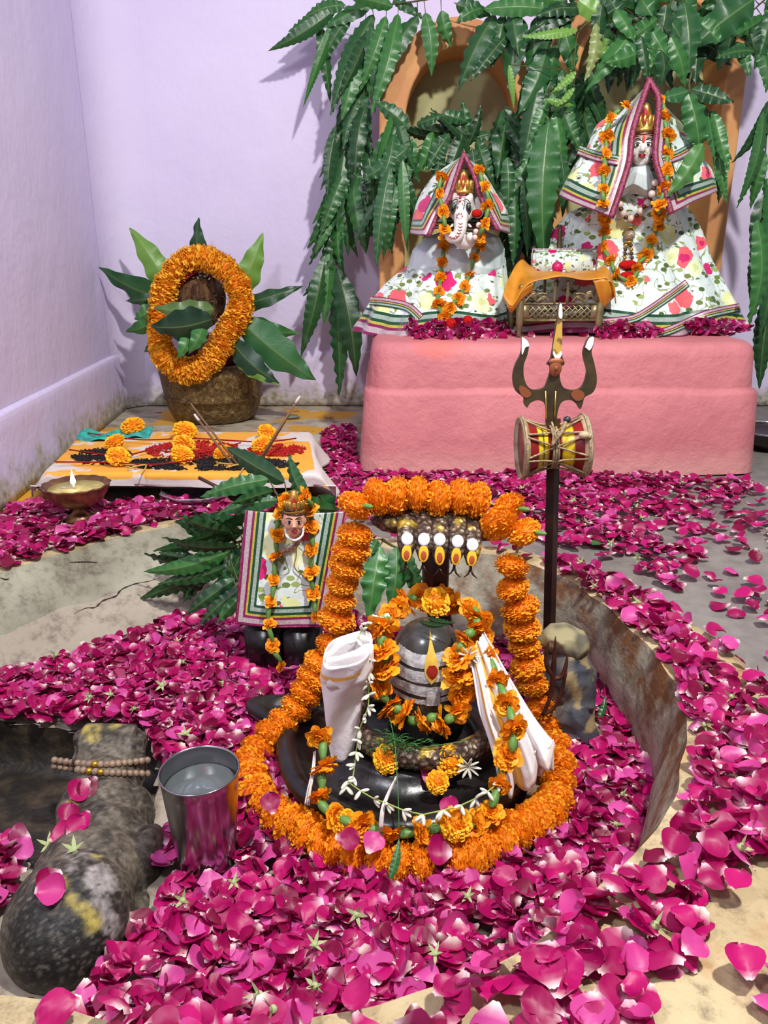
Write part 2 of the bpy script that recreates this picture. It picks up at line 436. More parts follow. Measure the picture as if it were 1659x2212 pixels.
# basin floor, with a sunken black pit where the bull sits
PITP = [onz(u, v, ZB) for u, v in [(-420, 1540), (-150, 1555), (0, 1562), (150, 1580), (335, 1592), (345, 1640), (330, 1760), (300, 1850), (110, 1900), (60, 1850), (-60, 1830), (-380, 1800)]]
PIT = [(p.x, p.y) for p in PITP]
def basin_h(x, y):
    return ZB + 0.006 * mnoise.noise(V((x * 9, y * 9, 0)))
bbx = (min(p.x for p in botL) - .02, max(p.x for p in botL) + .02); bby = (min(p.y for p in botL) - .02, max(p.y for p in botL) + .02)
m = MB(); m.grid(lambda a, b: (lambda x, y: V((x, y, basin_h(x, y))))(bbx[0] + (bbx[1] - bbx[0]) * a, bby[0] + (bby[1] - bby[0]) * b), 150, 110)
BOTP = [(p.x + (0.02 if p.x > cen.x else -0.02), p.y) for p in botL]
fo = m.f; PITS = [(sum(q[0] for q in PIT) / len(PIT) + (x - sum(q[0] for q in PIT) / len(PIT)) * .97, sum(q[1] for q in PIT) / len(PIT) + (y - sum(q[1] for q in PIT) / len(PIT)) * .97) for x, y in PIT]
m.f = [f for f in fo if not any(inpoly(m.v[i].x, m.v[i].y, PITS) for i in f) and inpoly(sum(m.v[i].x for i in f) / 4, sum(m.v[i].y for i in f) / 4, BOTP)]
struct(m.build('floor_basin', M_basin, origin=(0, 0, 0)))
m = MB()
pv = [V((x, y, 0)) for x, y in PIT]; n = len(pv); pc = sum(pv, V()) / n
vs = []; fs = []
for k, (sc_, z) in enumerate([(1.0, ZB + 0.004), (0.985, ZB - .03), (0.96, ZB - 0.078), (0.8, ZB - .080), (0.55, ZB - .078), (0.3, ZB - .080), (0.1, ZB - .080), (0.001, ZB - .080)]):
    R = closed_rom(pv, 80)
    vs += [V((pc.x + (p.x - pc.x) * sc_, pc.y + (p.y - pc.y) * sc_, z)) + wob(V((pc.x + (p.x - pc.x) * sc_, pc.y + (p.y - pc.y) * sc_, z)), .008, 22) * min(1, sc_ * 1.5) for p in R]
for k in range(7): fs += [(k * 80 + i, k * 80 + (i + 1) % 80, (k + 1) * 80 + (i + 1) % 80, (k + 1) * 80 + i) for i in range(80)]
m.add(vs, fs); struct(m.build('floor_pit', M_soot, origin=(0, 0, 0)))
# shrine floor around the basin
bm = bmesh.new()
inner = [bm.verts.new((p.x, p.y, -0.004)) for p in [outL[i] - outward(outL, i) * 0.01 for i in range(0, NB, 2)]]
outer = [bm.verts.new(q) for q in [(-1.6, 0.2, -0.004), (2.3, 0.2, -0.004), (2.3, 3.6, -0.004), (-1.6, 3.6, -0.004)]]
ed = [bm.edges.new((inner[i], inner[(i + 1) % len(inner)])) for i in range(len(inner))] + [bm.edges.new((outer[i], outer[(i + 1) % 4])) for i in range(4)]
bmesh.ops.triangle_fill(bm, edges=ed, use_beauty=True)
RIMP = [(p.x, p.y) for p in outL]
for f in list(bm.faces):
    c = f.calc_center_median()
    if inpoly(c.x, c.y, RIMP): bm.faces.remove(f)
bmesh.ops.recalc_face_normals(bm, faces=bm.faces[:])
me = bpy.data.meshes.new('floor'); bm.to_mesh(me); bm.free(); me.materials.append(M_floor)
fl = bpy.data.objects.new('floor', me); C.objects.link(fl); struct(fl); WL['floor'] = V()

# ---- pedestal (a masonry altar, two courses, painted pink)
def rrect(x0, x1, y0, y1, r, n=8):
    out = []
    for cx_, cy_, a0 in ((x1 - r, y0 + r, -PI / 2), (x1 - r, y1 - r, 0), (x0 + r, y1 - r, PI / 2), (x0 + r, y0 + r, PI)):
        for k in range(n + 1): a = a0 + PI / 2 * k / n; out.append((cx_ + r * math.cos(a), cy_ + r * math.sin(a)))
    return out
PX0, PX1, PY0, PY1, PZ = -0.045, 1.102, 2.225, YW + 0.02, 0.385
m = MB(); L = []
for z, o in ((0, .026), (0.1, .022), (0.235, .014), (0.244, .010), (0.250, 0.0), (0.258, 0.0), (0.345, -.004), (0.368, -.010), (0.381, -.024), (PZ, -.045)):
    q = rrect(PX0 - o, PX1 + o, PY0 - o, PY1, 0.085, 10)
    # subdivide the long edges
    q2 = []
    for i in range(len(q)):
        a, b = V((*q[i], z)), V((*q[(i + 1) % len(q)], z)); k = max(1, int((b - a).length / 0.04))
        q2 += [a.lerp(b, j / k) for j in range(k)]
    L.append(q2)
nn = min(len(q) for q in L)
L = [[q[int(i * len(q) / nn)] for i in range(nn)] for q in L]
L = [[p + wob(p, .005, 9) for p in q] for q in L]
m.add([p for q in L for p in q], [(k * nn + i, k * nn + (i + 1) % nn, (k + 1) * nn + (i + 1) % nn, (k + 1) * nn + i) for k in range(len(L) - 1) for i in range(nn)] + [tuple((len(L) - 1) * nn + i for i in range(nn))])
PED = struct(m.build('altar_pedestal', M_ped, origin=(0, 0, 0)))
tag(PED, 'pink painted masonry altar pedestal with rounded corners under the dressed idols', 'pedestal', kind='structure')

# ---- arched niches on the back wall
def arch(u0, u1, vt, Y, zb, n=24, k=1.0):
    a = at(u0, vt, Y); b = at(u1, vt, Y); r = (b.x - a.x) / 2; cx_ = (a.x + b.x) / 2; zs = a.z - r * k
    return [(cx_ - r, zb)] + [(cx_ - r * math.cos(PI * i / n), zs + r * k * math.sin(PI * i / n)) for i in range(n + 1)] + [(cx_ + r, zb)]
NY = YW - 0.22
def arch_frame(name, out, inn):
    m = MB(); n = len(out)
    for y0 in (NY,):
        vs = [V((x, NY, z)) for x, z in out] + [V((x, NY, z)) for x, z in inn] + [V((x, YW, z)) for x, z in out] + [V((x, YW, z)) for x, z in inn]
        fs = []
        for i in range(n - 1):
            fs += [(i, i + 1, n + i + 1, n + i), (2 * n + i, 2 * n + i + 1, i + 1, i), (n + i, n + i + 1, 3 * n + i + 1, 3 * n + i)]
        m.add(vs, fs)
    o = m.build(name, M_orange, origin=(0, 0, 0), smooth=False); struct(o)
    b = o.modifiers.new('b', 'BEVEL'); b.width = 0.008; b.segments = 3; b.limit_method = 'ANGLE'
    return o
a1o, a1i = arch(818, 1170, 34, NY, 0.3, k=1.15), arch(878, 1128, 98, NY, 0.3, k=1.15)
a2o, a2i = arch(1196, 1648, -92, NY, 0.3), arch(1262, 1592, -20, NY, 0.3)
arch_frame('trim_1', a1o, a1i); arch_frame('trim_2', a2o, a2i)
m = MB()
for inn in (a1i, a2i): m.add([V((x, YW - 0.002, z)) for x, z in inn], [tuple(range(len(inn)))])
struct(m.build('wall_niche', M_cream, origin=(0, 0, 0), smooth=False))
# a crack running along the basin wall
def onwall(u, v):
    o = bpy.data.objects['wall_basin']; ok, loc, nr, ix = o.ray_cast(V((0, 0, H)), ray(u, v).normalized()); return loc
M_crack = plain('dark_crack', srgb(62, 40, 34), .9)
for P_ in ([(160, 1326), (185, 1314), (206, 1312), (222, 1298), (250, 1288), (262, 1274), (290, 1262), (320, 1256), (345, 1248)], [(150, 1215), (185, 1214), (212, 1216)], [(0, 1248), (12, 1252), (20, 1250)]):
    Q = [onwall(u, v) for u, v in P_]; m = MB(); m.tube(crom(Q, 40), [.0006 + .0016 * math.sin(PI * k / 40) * (1 + .5 * math.sin(k * 1.7)) for k in range(41)], 5)
    struct(m.build('wall_crack', M_crack))
# ================================================================== flowers (shared shapes)
M_mari = attrmat('marigold', 0.55, 0.25, trans=0.12)
M_mari2 = attrmat('marigold_thin', 0.5, 0.3, trans=0.15)
M_calyx = plain('green_calyx', srgb(74, 120, 52), 0.45, 0, 0.4, srgb(112, 150, 74), 60)
M_string = plain('cotton_string', srgb(170, 150, 90), 0.8)
def pompom(seed, n=460, R=1.0, T=0.64, a=(250, 174, 38), b=(240, 142, 24), size=0.142):
    rd = random.Random(seed); m = MB()
    m.ell((0, 0, 0), (R * .86, R * .86, T * .84), nu=14, nv=8, col=srgb(240, 130, 14))
    for i in range(n):
        z = 1 - 2 * (i + .5) / n; r = math.sqrt(1 - z * z); ph = i * 2.39996 + rd.uniform(-.2, .2)
        d = V((r * math.cos(ph), r * math.sin(ph), z)); p = V((d.x * R * .9, d.y * R * .9, d.z * T * .9)) * rd.uniform(.93, 1.05)
        up = V((0, 0, 1 if d.z > 0 else -1)); tg = (d - up * rd.uniform(-.2, .8)).normalized()
        side = tg.cross(d + V((.01, .02, .03))).normalized(); nn = side.cross(tg).normalized()
        s_ = size * rd.uniform(.8, 1.25); c = lerp3(srgb(*a), srgb(*b), rd.random()); c2 = lerp3(c, srgb(255, 196, 60), rd.uniform(.1, .7))
        vs = []; cs = []
        for k, (l, wd, lift) in enumerate(((-.1, .35, 0), (.5, .62, .10), (1.0, .42, .02 + rd.uniform(-.2, .25)))):
            for q in (-1, 0, 1):
                vs.append(p + (d * .38 + tg * .75) * (l * s_ * .8) + side * (q * wd * s_) + nn * (lift * s_ + (.22 * s_ * (q * q)) * rd.uniform(-1, 1)))
                cs.append(lerp3(c, c2, k / 2))
        m.add(vs, [(0, 1, 4, 3), (1, 2, 5, 4), (3, 4, 7, 6), (4, 5, 8, 7)], cs)
    return m
POM = [pompom(s_).mesh('marigold_flower', M_mari) for s_ in (1, 2, 3, 4)]
POMY = [pompom(s_, 220, 1, .72, (252, 196, 30), (242, 164, 16), .22).mesh('marigold_flower', M_mari) for s_ in (7, 8)]
def daisy(seed, a=(255, 184, 40), b=(248, 146, 24)):
    """open marigold: loose whorls of ruffled spoon petals opening towards +z"""
    rd = random.Random(seed); m = MB()
    for ring, (n, rad, el) in enumerate(((11, 1.0, .08), (11, .88, .42), (9, .68, .8), (7, .46, 1.1), (5, .28, 1.35))):
        for i in range(n):
            ph = 2 * PI * (i + rd.uniform(-.3, .3)) / n + ring * .4; L = rad * rd.uniform(.72, 1.1); e = el + rd.uniform(-.25, .25)
            o = V((math.cos(ph), math.sin(ph), 0)); dirn = (o * math.cos(e) + V((0, 0, 1)) * math.sin(e)).normalized()
            side = V((-o.y, o.x, 0)); nn = side.cross(dirn)
            c = lerp3(srgb(*a), srgb(*b), rd.random()); vs = []; cs = []
            W = .27 * rd.uniform(.75, 1.2); f1 = rd.uniform(0, 6); nk = 7; bend = rd.uniform(-.25, .35)
            for k in range(nk):
                l = .05 + .95 * k / (nk - 1); wd = (.25 + .95 * math.sin(PI * min(1, l * .62)) ** 1.0) * (1 if k < nk - 1 else .62)
                for q in (-1, -.5, 0, .5, 1):
                    vs.append(dirn * (L * l * (1 - .06 * (q * q) * l + .03 * math.sin(q * 7 + f1))) + side * (q * wd * W) - nn * (.16 * (q * q) * W) + nn * (bend * L * l * l) + nn * (.05 * l * math.sin(6 * q + f1)))
                    cs.append(lerp3(lerp3(c, srgb(226, 118, 14), .5), c, l))
            m.add(vs, [(k * 5 + q, k * 5 + q + 1, k * 5 + q + 6, k * 5 + q + 5) for k in range(nk - 1) for q in range(4)], cs)
    return m
DAI = [daisy(s_).mesh('marigold_flower', M_mari2) for s_ in (1, 2, 3, 4)]
m = MB(); m.lathe([(0.0, -1.0), (.16, -.95), (.24, -.6), (.34, -.1), (.36, .3), (.28, .75), (.16, 1.0), (0, 1.0)], n=10, mod=lambda a, j: 1 + .07 * math.cos(5 * a))
CAL = m.mesh('calyx', M_calyx)
def align(t):
    t = V(t).normalized(); return t.to_track_quat('Z', 'Y')
def put(name, me, p, t, s_, parent, spin=0.0):
    o = bpy.data.objects.new(name, me); C.objects.link(o); q = align(t).to_matrix().to_4x4() @ Matrix.Rotation(spin, 4, 'Z')
    sv = s_ if isinstance(s_, tuple) else (s_, s_, s_)
    M4 = Matrix.Translation(V(p) - (WL[parent.name] if parent else V())) @ q @ Matrix.Diagonal((*sv, 1))
    if parent: o.parent = parent
    o.matrix_basis = M4; WL[o.name] = V(p)
    return o
def thick_garland(name, label, P, R, group=None, closed=True, meshes=None, flat=1.0):
    base = V((sum(p.x for p in P) / len(P), sum(p.y for p in P) / len(P), min(p.z for p in P) - R))
    t = thing(name, label, 'garland', base, group)
    m = MB(); m.tube(P, 0.0025, 5, closed=closed); m.build('string', M_string, t)
    for i, p in enumerate(P):
        tg = (P[(i + 1) % len(P)] - P[i - 1]) if (closed or 0 < i < len(P) - 1) else (P[1] - P[0] if i == 0 else P[-1] - P[-2])
        tg = tg.normalized() + V([random.uniform(-.22, .22) for _ in range(3)])
        s_ = R * random.uniform(.9, 1.1)
        put('marigold_flower', random.choice(meshes or POM), p, tg, (s_, s_, s_ * flat), t, random.uniform(0, 6))
    return t
def thin_garland(name, label, P, n, R, group=None, cal=True, skip=0.0, jit=.4, base=None):
    Q = even([V(p) for p in P], 2 * n); mz = min(Q, key=lambda q: q.z)
    t = thing(name, label, 'garland', base or (mz.x, mz.y, mz.z - R), group)
    m = MB(); m.tube(Q, 0.0012, 5); m.build('string', M_string, t)
    for i in range(0, 2 * n + 1):
        tg = (Q[min(i + 1, 2 * n)] - Q[max(i - 1, 0)]).normalized()
        if i % 2 == 0:
            r = R * random.uniform(.85, 1.2); cd_ = (V((0, 0, H)) - Q[i]).normalized(); tj = tg * .55 * (1 if tg.dot(cd_) > 0 else -1) + V((0, -.5, .12)) + V([random.uniform(-jit, jit) for _ in range(3)])
            put('marigold_flower', random.choice(DAI), Q[i], tj, r, t, random.uniform(0, 6))
        elif cal: put('calyx', CAL, Q[i], tg + V([random.uniform(-.2, .2) for _ in range(3)]), (R * .9, R * .9, (Q[i + 1] - Q[i - 1]).length * .36), t)
    return t

# ================================================================== black stone seat and lingam
YC = V((0.030, 1.015, 0)); ZT = -0.083
def seatmod(a, j):
    sp = math.exp(-((a - math.radians(158)) / 0.17) ** 2)
    return 1 + (0.42 * sp if j > 1 else 0.25 * sp) + 0.012 * math.sin(3 * a + 1) + .008 * math.sin(7 * a)
m = MB()
m.lathe([(.165, ZB - .005), (.192, ZB + .002), (.198, ZB + .02), (.185, ZB + .030), (.176, ZB + .036), (.196, ZB + .044), (.200, ZB + .056), (.196, ZT - .004), (.187, ZT), (.172, ZT - .001), (.166, ZT - .010), (.120, ZT - .012), (.112, ZT + .004), (.104, ZT + .010), (.06, ZT + .010), (0.0, ZT + .010)],
        (YC.x, YC.y, 0), 120, mod=seatmod)
YONI = m.build('black_pedestal_stone', M_basalt, origin=(YC.x, YC.y, ZB)); tag(YONI, 'tiered black polished stone seat with a spout under the rounded lingam stone', 'stone')
LC = V((0.066, 1.030, 0)); LP = [(.058, ZT + .010), (.060, -.06), (.060, -.02), (.0595, .02), (.057, .045), (.0515, .065), (.042, .083), (.030, .095), (.015, .1015), (0, .103)]
def lr(z):
    for (r0, z0), (r1, z1) in zip(LP, LP[1:]):
        if z0 <= z <= z1: return r0 + (r1 - r0) * (z - z0) / (z1 - z0)
    return LP[0][0]
LING = thing('lingam', 'smooth dark rounded lingam stone with three white ash stripes and yellow mark', 'sacred stone', (LC.x, LC.y, ZT + .010))
M_ling = plain('smooth_grey_stone', srgb(58, 58, 55), 0.22, 0, 0.55, srgb(40, 42, 40), 9)
m = MB(); m.lathe([(r, z) for r, z in crom([V((a, b, 0)) for a, b in LP], 50) and [(max(0, q.x), q.y) for q in crom([V((a, b, 0)) for a, b in LP], 50)]], (LC.x, LC.y, 0), 60)
m.build('stone_body', M_ling, LING)
def onling(a, z, off=0.0012):   # a = angle from the front
    r = lr(z) + off; return V((LC.x + r * math.sin(a), LC.y - r * math.cos(a), z))
M_ash = plain('white_ash_paste', srgb(196, 196, 196), 0.85, 0, 0.2, srgb(150, 148, 150), 90, .4, 200)
M_yel = plain('sandal_paste', srgb(222, 186, 84), 0.7, 0, 0.3, srgb(206, 164, 60), 60)
M_red = plain('vermilion_paste', srgb(150, 30, 14), 0.7, 0, 0.3, srgb(120, 22, 12), 80)
def zfront(v): return at(918, v, LC.y - .059).z
for v0, v1, a0, a1 in ((1421, 1446, -1.2, 1.0), (1452, 1475, -1.35, 1.0), (1482, 1503, -1.3, .95), (1509, 1519, -1.0, .9)):
    m = MB(); z0, z1 = zfront(v1), zfront(v0)
    m.grid(lambda a, b: onling(a0 + (a1 - a0) * a, z0 + (z1 - z0) * b * (1) + .0016 * math.sin(9 * a + v0) + .001 * mnoise.noise(V((a * 30, b * 9, v0)))), 40, 4)
    m.build('ash_stripe', M_ash, LING)
def tear(name, mat, vt, vb, wpx, off, u0=922, fill=lambda t: math.sin(PI * t ** 1.7) ** .8):
    m = MB(); zt, zb = zfront(vt), zfront(vb); a0 = (u0 - 918) * .00073 / .06
    def fn(a, b):
        hw = wpx * .00073 / .06 * max(.02, fill(b)); return onling(a0 + hw * (2 * a - 1), zt + (zb - zt) * b, off + .0008 * (1 - (2 * a - 1) ** 2))
    m.grid(fn, 8, 24); m.build(name, mat, LING)
tear('yellow_mark', M_yel, 1382, 1478, 15, .0022, 922)
tear('red_mark', M_red, 1440, 1466, 12, .0034, 923, lambda t: math.sin(PI * (t * .8 + .15)))
tear('ash_dab', M_ash, 1492, 1522, 15, .0024, 926, lambda t: .9)

# scaly brown coil of the brass serpent in front of the lingam
def scale_mat(name, a, b, metal=0.5, sc_=120):
    t = NT(name); co = t.coord(); vo = t.voro(co, sc_)
    col = t.ramp(vo.outputs['Distance'], [(0.1, a), (0.5, b)])
    col = t.mix(t.ramp(t.noise(co, 30, 4), [(.58, (0, 0, 0)), (.66, (.8, .8, .8))]), col, srgb(190, 160, 60))
    t.base(col, 0.38, metal, 0.5); t.bump(vo.outputs['Distance'], 0.9, 0.004); return t.m
M_scale = scale_mat('scaly_brown_brass', srgb(150, 132, 112), srgb(74, 58, 48), .35)
M_neck = plain('dark_red_brown_metal', srgb(52, 22, 20), 0.4, 0.3, 0.5, srgb(38, 16, 16), 20)
NAGA = thing('serpent_hood_stand', 'brown five-headed serpent hood rising behind the lingam with white and yellow dabs', 'serpent figure', (LC.x, 1.13, ZT))
m = MB(); pts = []
for k in range(90):
    a = -PI * .85 + 2.1 * PI * k / 89; r = .116 - .014 * (k / 89)
    pts.append(V((LC.x + r * math.sin(a), LC.y - .004 - r * math.cos(a), ZT + .020 + (.022 * (k / 89)))))
m.tube(pts, [.017 * (0.4 + .6 * sstep(0, .15, k / 89)) for k in range(90)], 12); m.build('coil', M_scale, NAGA)
m = MB(); nb = at(940, 1290, 1.12); nt = at(942, 1150, 1.125)
m.tube([pts[-1], V((nb.x + .03, 1.125, -.03)), nb, nb.lerp(nt, .5), nt], [.016, .019, .021, .022, .022], 14); m.build('neck', M_neck, NAGA)
out = [(799, 1122), (815, 1112), (840, 1106), (870, 1100), (905, 1096), (945, 1094), (985, 1098), (1020, 1106), (1045, 1116), (1072, 1134), (1098, 1158), (1090, 1166), (1060, 1168), (1036, 1168), (1018, 1163), (990, 1160), (950, 1160), (905, 1156), (872, 1152), (850, 1152), (825, 1147), (806, 1134)]
P = [at(u, v, 1.12) for u, v in out]; n = len(P); cc = sum(P, V()) / n; m = MB(); vs = []; fs = []
for k, (s_, dy) in enumerate(((.0, -.022), (.55, -.020), (.85, -.012), (1, 0), (1, .008), (.8, .016), (0, .018))): vs += [cc + (p - cc) * s_ + V((0, dy, 0)) for p in P]
for k in range(6): fs += [(k * n + i, k * n + (i + 1) % n, (k + 1) * n + (i + 1) % n, (k + 1) * n + i) for i in range(n)]
m.add(vs, fs); m.build('hood', M_scale, NAGA)
M_whitedab = plain('white_dab', srgb(226, 228, 228), 0.7, 0, .3); M_yellowdab = plain('yellow_dab', srgb(232, 176, 38), 0.6, 0, .3); M_reddab = plain('red_brown_dab', srgb(160, 66, 26), 0.7)
for (ut, vt, ub, vb) in ((879, 1165, 877, 1211), (915, 1166, 914, 1212), (949, 1166, 949, 1218), (987, 1170, 982, 1218), (1019, 1178, 1017, 1221)):
    a = at(ut + 3, vt - 55, 1.115); b = at(ut, vt - 25, 1.085); c = at(ut, vt, 1.070); d = at(ub, vb, 1.060)
    Q = crom([a, b, c, d], 22); m = MB()
    m.tube(Q, [.0125 + .0025 * math.sin(PI * k / 22) - .0065 * sstep(.72, 1, k / 22) for k in range(23)], 12, flat=.55); h = m.build('head', M_scale, NAGA)
    ax = (d - c).normalized(); nrm = V((0, -1, -.1)); nrm = (nrm - ax * nrm.dot(ax)).normalized(); sx = ax.cross(nrm).normalized()
    R3 = Matrix((sx, nrm, ax)).transposed()
    L = (d - c).length
    for nm, mt, cen_, r in (('white_mark', M_whitedab, c - ax * .001 + nrm * .0085, (.0090, .0016, .0098)), ('yellow_mark', M_yellowdab, c + ax * L * .64 + nrm * .0078, (.0076, .0016, L * .40)),
                            ('red_mark', M_reddab, c + ax * L * .72 + nrm * .0092, (.0042, .0012, L * .22))):
        m = MB(); m.ell(cen_, r, R3, 16, 10); m.build(nm, mt, h) if False else None
        o = m.build(nm, mt, NAGA); o.parent = h
    m = MB(); tp = d + ax * .006
    m.tube([d, tp], .0022, 6)
    for sgn in (-1, 1): m.tube([tp, tp + ax * .008 + sx * sgn * .004, tp + ax * .013 + sx * sgn * .010], [.002, .0014, .0006], 6)
    o = m.build('forked_tongue', M_neck, NAGA); o.parent = h

# ================================================================== the thick orange garland
BEADS = [(768, 1092, 1.11), (816, 1073, 1.12), (859, 1071, 1.12), (903, 1068, 1.12), (945, 1077, 1.115), (992, 1075, 1.12), (1030, 1080, 1.12), (1097, 1098, 1.13), (1076, 1130, 1.10), (1131, 1149, 1.10),
         (1106, 1222, 1.10), (1107, 1270, 1.10), (1124, 1314, 1.10), (1128, 1356, 1.10), (1133, 1396, 1.10), (1140, 1438, 1.095), (1149, 1478, 1.09), (1166, 1530, 1.08), (1182, 1570, 1.07), (1199, 1612, 1.055), (1203, 1652, 1.03),
         (1206, 1690, .995), (1200, 1725, .955), (1183, 1752, .925), (1162, 1766, .90), (1140, 1782, .875), (1108, 1795, .855), (1083, 1822, .835), (1050, 1838, .82), (1016, 1852, .812), (985, 1858, .808), (908, 1868, .80), (866, 1866, .80),
         (820, 1852, .81), (772, 1850, .815), (730, 1836, .82), (698, 1818, .83), (665, 1800, .845), (632, 1785, .86), (598, 1765, .88), (570, 1742, .90), (551, 1715, .925), (540, 1685, .955), (538, 1650, .985), (556, 1620, 1.01),
         (585, 1588, 1.03), (612, 1562, 1.05), (640, 1530, 1.065), (660, 1497, 1.075), (680, 1465, 1.085), (690, 1432, 1.09), (716, 1394, 1.10), (728, 1338, 1.11), (735, 1298, 1.11), (739, 1260, 1.11), (748, 1224, 1.11), (758, 1190, 1.11), (766, 1156, 1.11)]
GP = []
for u, v, Y in BEADS:
    p = at(u, v, Y); p = onz(u, v, ZB + .036) if p.z < ZB + .036 else p; GP.append(p)
thick_garland('marigold_garland', 'thick garland of dense orange marigolds hung over the serpent hood and ringing the black stone', GP, 0.0285)
for i in (9, 0, 7, 51):
    p = GP[i] + V((.02 if i else .018, -.022, .006)); c = put('calyx', CAL, p, V((.8, -.6, .1)), .011, None)
    c.parent = bpy.data.objects['marigold_garland']; c.location = V(p) - WL['marigold_garland']

# thin garlands round the stone
thin_garland('marigold_garland', 'loose yellow-orange marigold garland wrapped close about the lingam stone', [at(*q) for q in
    [(826, 1352, 1.00), (848, 1322, 1.04), (878, 1296, 1.08), (912, 1290, 1.10), (945, 1292, 1.10), (985, 1305, 1.09), (1022, 1318, 1.06), (1030, 1350, 1.02), (1000, 1385, .985), (992, 1425, .975), (985, 1470, .97), (1003, 1512, .965), (990, 1535, .955), (960, 1560, .945), (935, 1550, .945), (900, 1560, .94), (868, 1535, .945), (842, 1525, .955), (822, 1480, .965), (836, 1430, .97), (826, 1392, .975), (822, 1362, .99)]], 22, .023, jit=.7)
thin_garland('marigold_garland', 'long open marigold garland falling over both cloths to the front lip of the seat', [at(*q) for q in
    [(1040, 1340, 1.06), (1048, 1400, 1.0), (1088, 1500, .93), (1112, 1585, .875), (1090, 1640, .865), (1080, 1690, .85), (1064, 1735, .83), (1050, 1785, .82), (985, 1780, .80), (900, 1800, .795), (820, 1795, .80), (750, 1775, .81), (700, 1745, .835), (690, 1715, .85), (702, 1650, .875), (690, 1590, .90)]], 17, .020, jit=.5)
for i, (u, v, Y, k) in enumerate([(942, 1300, 1.075, 1.15), (836, 1640, .915, 1), (972, 1642, .91, 1.05), (945, 1690, .875, .8), (745, 1778, .815, .85), (985, 1780, .795, 1.05)]):
    p = at(u, v, Y); o = put('marigold', POMY[i % 2], p, V((.3, -.8, .6)), (.019 * k, .019 * k, .015 * k), None)
    tag(o, ['plump yellow marigold atop the stone in front of the serpent neck', 'yellow marigold beside fine green grass on the seat', 'yellow marigold next to white blossoms on the seat', 'small yellow marigold on the scaly coil', 'small yellow marigold at the seat lip above the heap of petals', 'round orange marigold hanging at the front of the black seat'][i], 'flower')

# ================================================================== cloths laid against the stone
def stripe_cloth():
    t = NT('white_cotton_gold_edge'); co = t.coord(); col = t.attr()
    t.base(col, 0.75, 0, 0.25); t.bump(t.noise(co, 60, 4), .25, .006); t.b.inputs['Sheen Weight'].default_value = .2; return t.m
M_cloth = stripe_cloth(); CW = srgb(232, 226, 226); CG = srgb(226, 170, 60)
rows = [((752, 1402), 52, 0), ((745, 1440), 52, 0), ((744, 1465), 50, 0), ((742, 1500), 44, 0), ((741, 1540), 38, 0), ((740, 1590), 31, 0), ((738, 1638), 22, 0)]
CL = thing('folded_cloth', 'white folded cloth with gold band rolled into a tapering packet against the garland', 'cloth', at(738, 1640, .955))
m = MB()
def clo(a, b):
    k = b * (len(rows) - 1); i = min(int(k), len(rows) - 2); t = k - i
    u = rows[i][0][0] * (1 - t) + rows[i + 1][0][0] * t; v = rows[i][0][1] * (1 - t) + rows[i + 1][0][1] * t; hw = rows[i][1] * (1 - t) + rows[i + 1][1] * t
    ph = 2 * PI * a; Y = .965 - .01 * b
    q = at(u + hw * math.cos(ph), v - hw * .30 * math.cos(ph) * (1 - b) ** 1.2, Y); q.y += (.016 + .036 * (1 - b) ** 2) * (hw / 52) * math.sin(ph) + .0035 * math.sin(3 * ph + 9 * b)
    q.z += .001 * math.sin(30 * b + 3 * ph) ; return q
m.grid(clo, 64, 40, lambda a, b: CG if .10 < b < .165 else CW)
m.build('wrap', M_cloth, CL, solid=.0015)
m = MB()
for j in range(5):
    def fold(a, b, j=j):
        p = clo(0.5 + .5 * (a * .9 + .05), 0).lerp(clo(.5 - .5 * (a * .9 + .05), 0), (j + .5) / 5)
        return p + V((.002 * math.sin(20 * a + j), 0, -.004 + .010 * math.sin(PI * a) * (j % 2) + .003 * math.sin(7 * a + j) - .035 * b))
    m.grid(fold, 20, 4, CW)
m.build('inner_fold', M_cloth, CL, solid=.002)
CR = thing('draped_cloth', 'white pleated cloth with gold bands fanned down over the orange garland', 'cloth', at(1140, 1670, .90))
Lq = crom([at(1012, 1402, .985), at(1024, 1470, .955), at(1036, 1545, .93), at(1058, 1610, .915), at(1078, 1668, .90)], 40)
Rq = crom([at(1046, 1362, 1.01), at(1084, 1430, .985), at(1122, 1492, .965), at(1160, 1550, .945), at(1200, 1604, .925)], 40)
def dr(a, b):
    k = int(b * 40); p = Lq[k].lerp(Rq[k], a)
    p.y += -.020 * math.sin(PI * a) * (.4 + b) + (.010 * b + .002) * math.sin(a * 17 + 2.5 * b) + .004 * math.sin(a * 31 + 5)
    p.z += .006 * b * math.sin(a * 9 + 3 * b) - (.030 * b ** 8) * math.sin(PI * (a * .8 + .2)); return p
def drc(a, b):
    if .40 < a + .08 * b < .49 or .10 < a - .06 * (1 - b) < .15: return CG
    if b > .93 and a > .3: return srgb(214, 196, 190)
    return CW
m = MB(); m.grid(dr, 70, 40, drc); m.build('pleats', M_cloth, CR, solid=.0015)
# hanging end of the same cloth
m = MB()
def dr2(a, b):
    p = at(1130 + 68 * a - 4 * b, 1625 - 22 * a + 58 * b, .912 + .012 * a); p.y += .006 * math.sin(14 * a + 3 * b); return p
m.grid(dr2, 24, 12, lambda a, b: srgb(222, 206, 202)); m.build('hem_end', M_cloth, CR, solid=.0015)

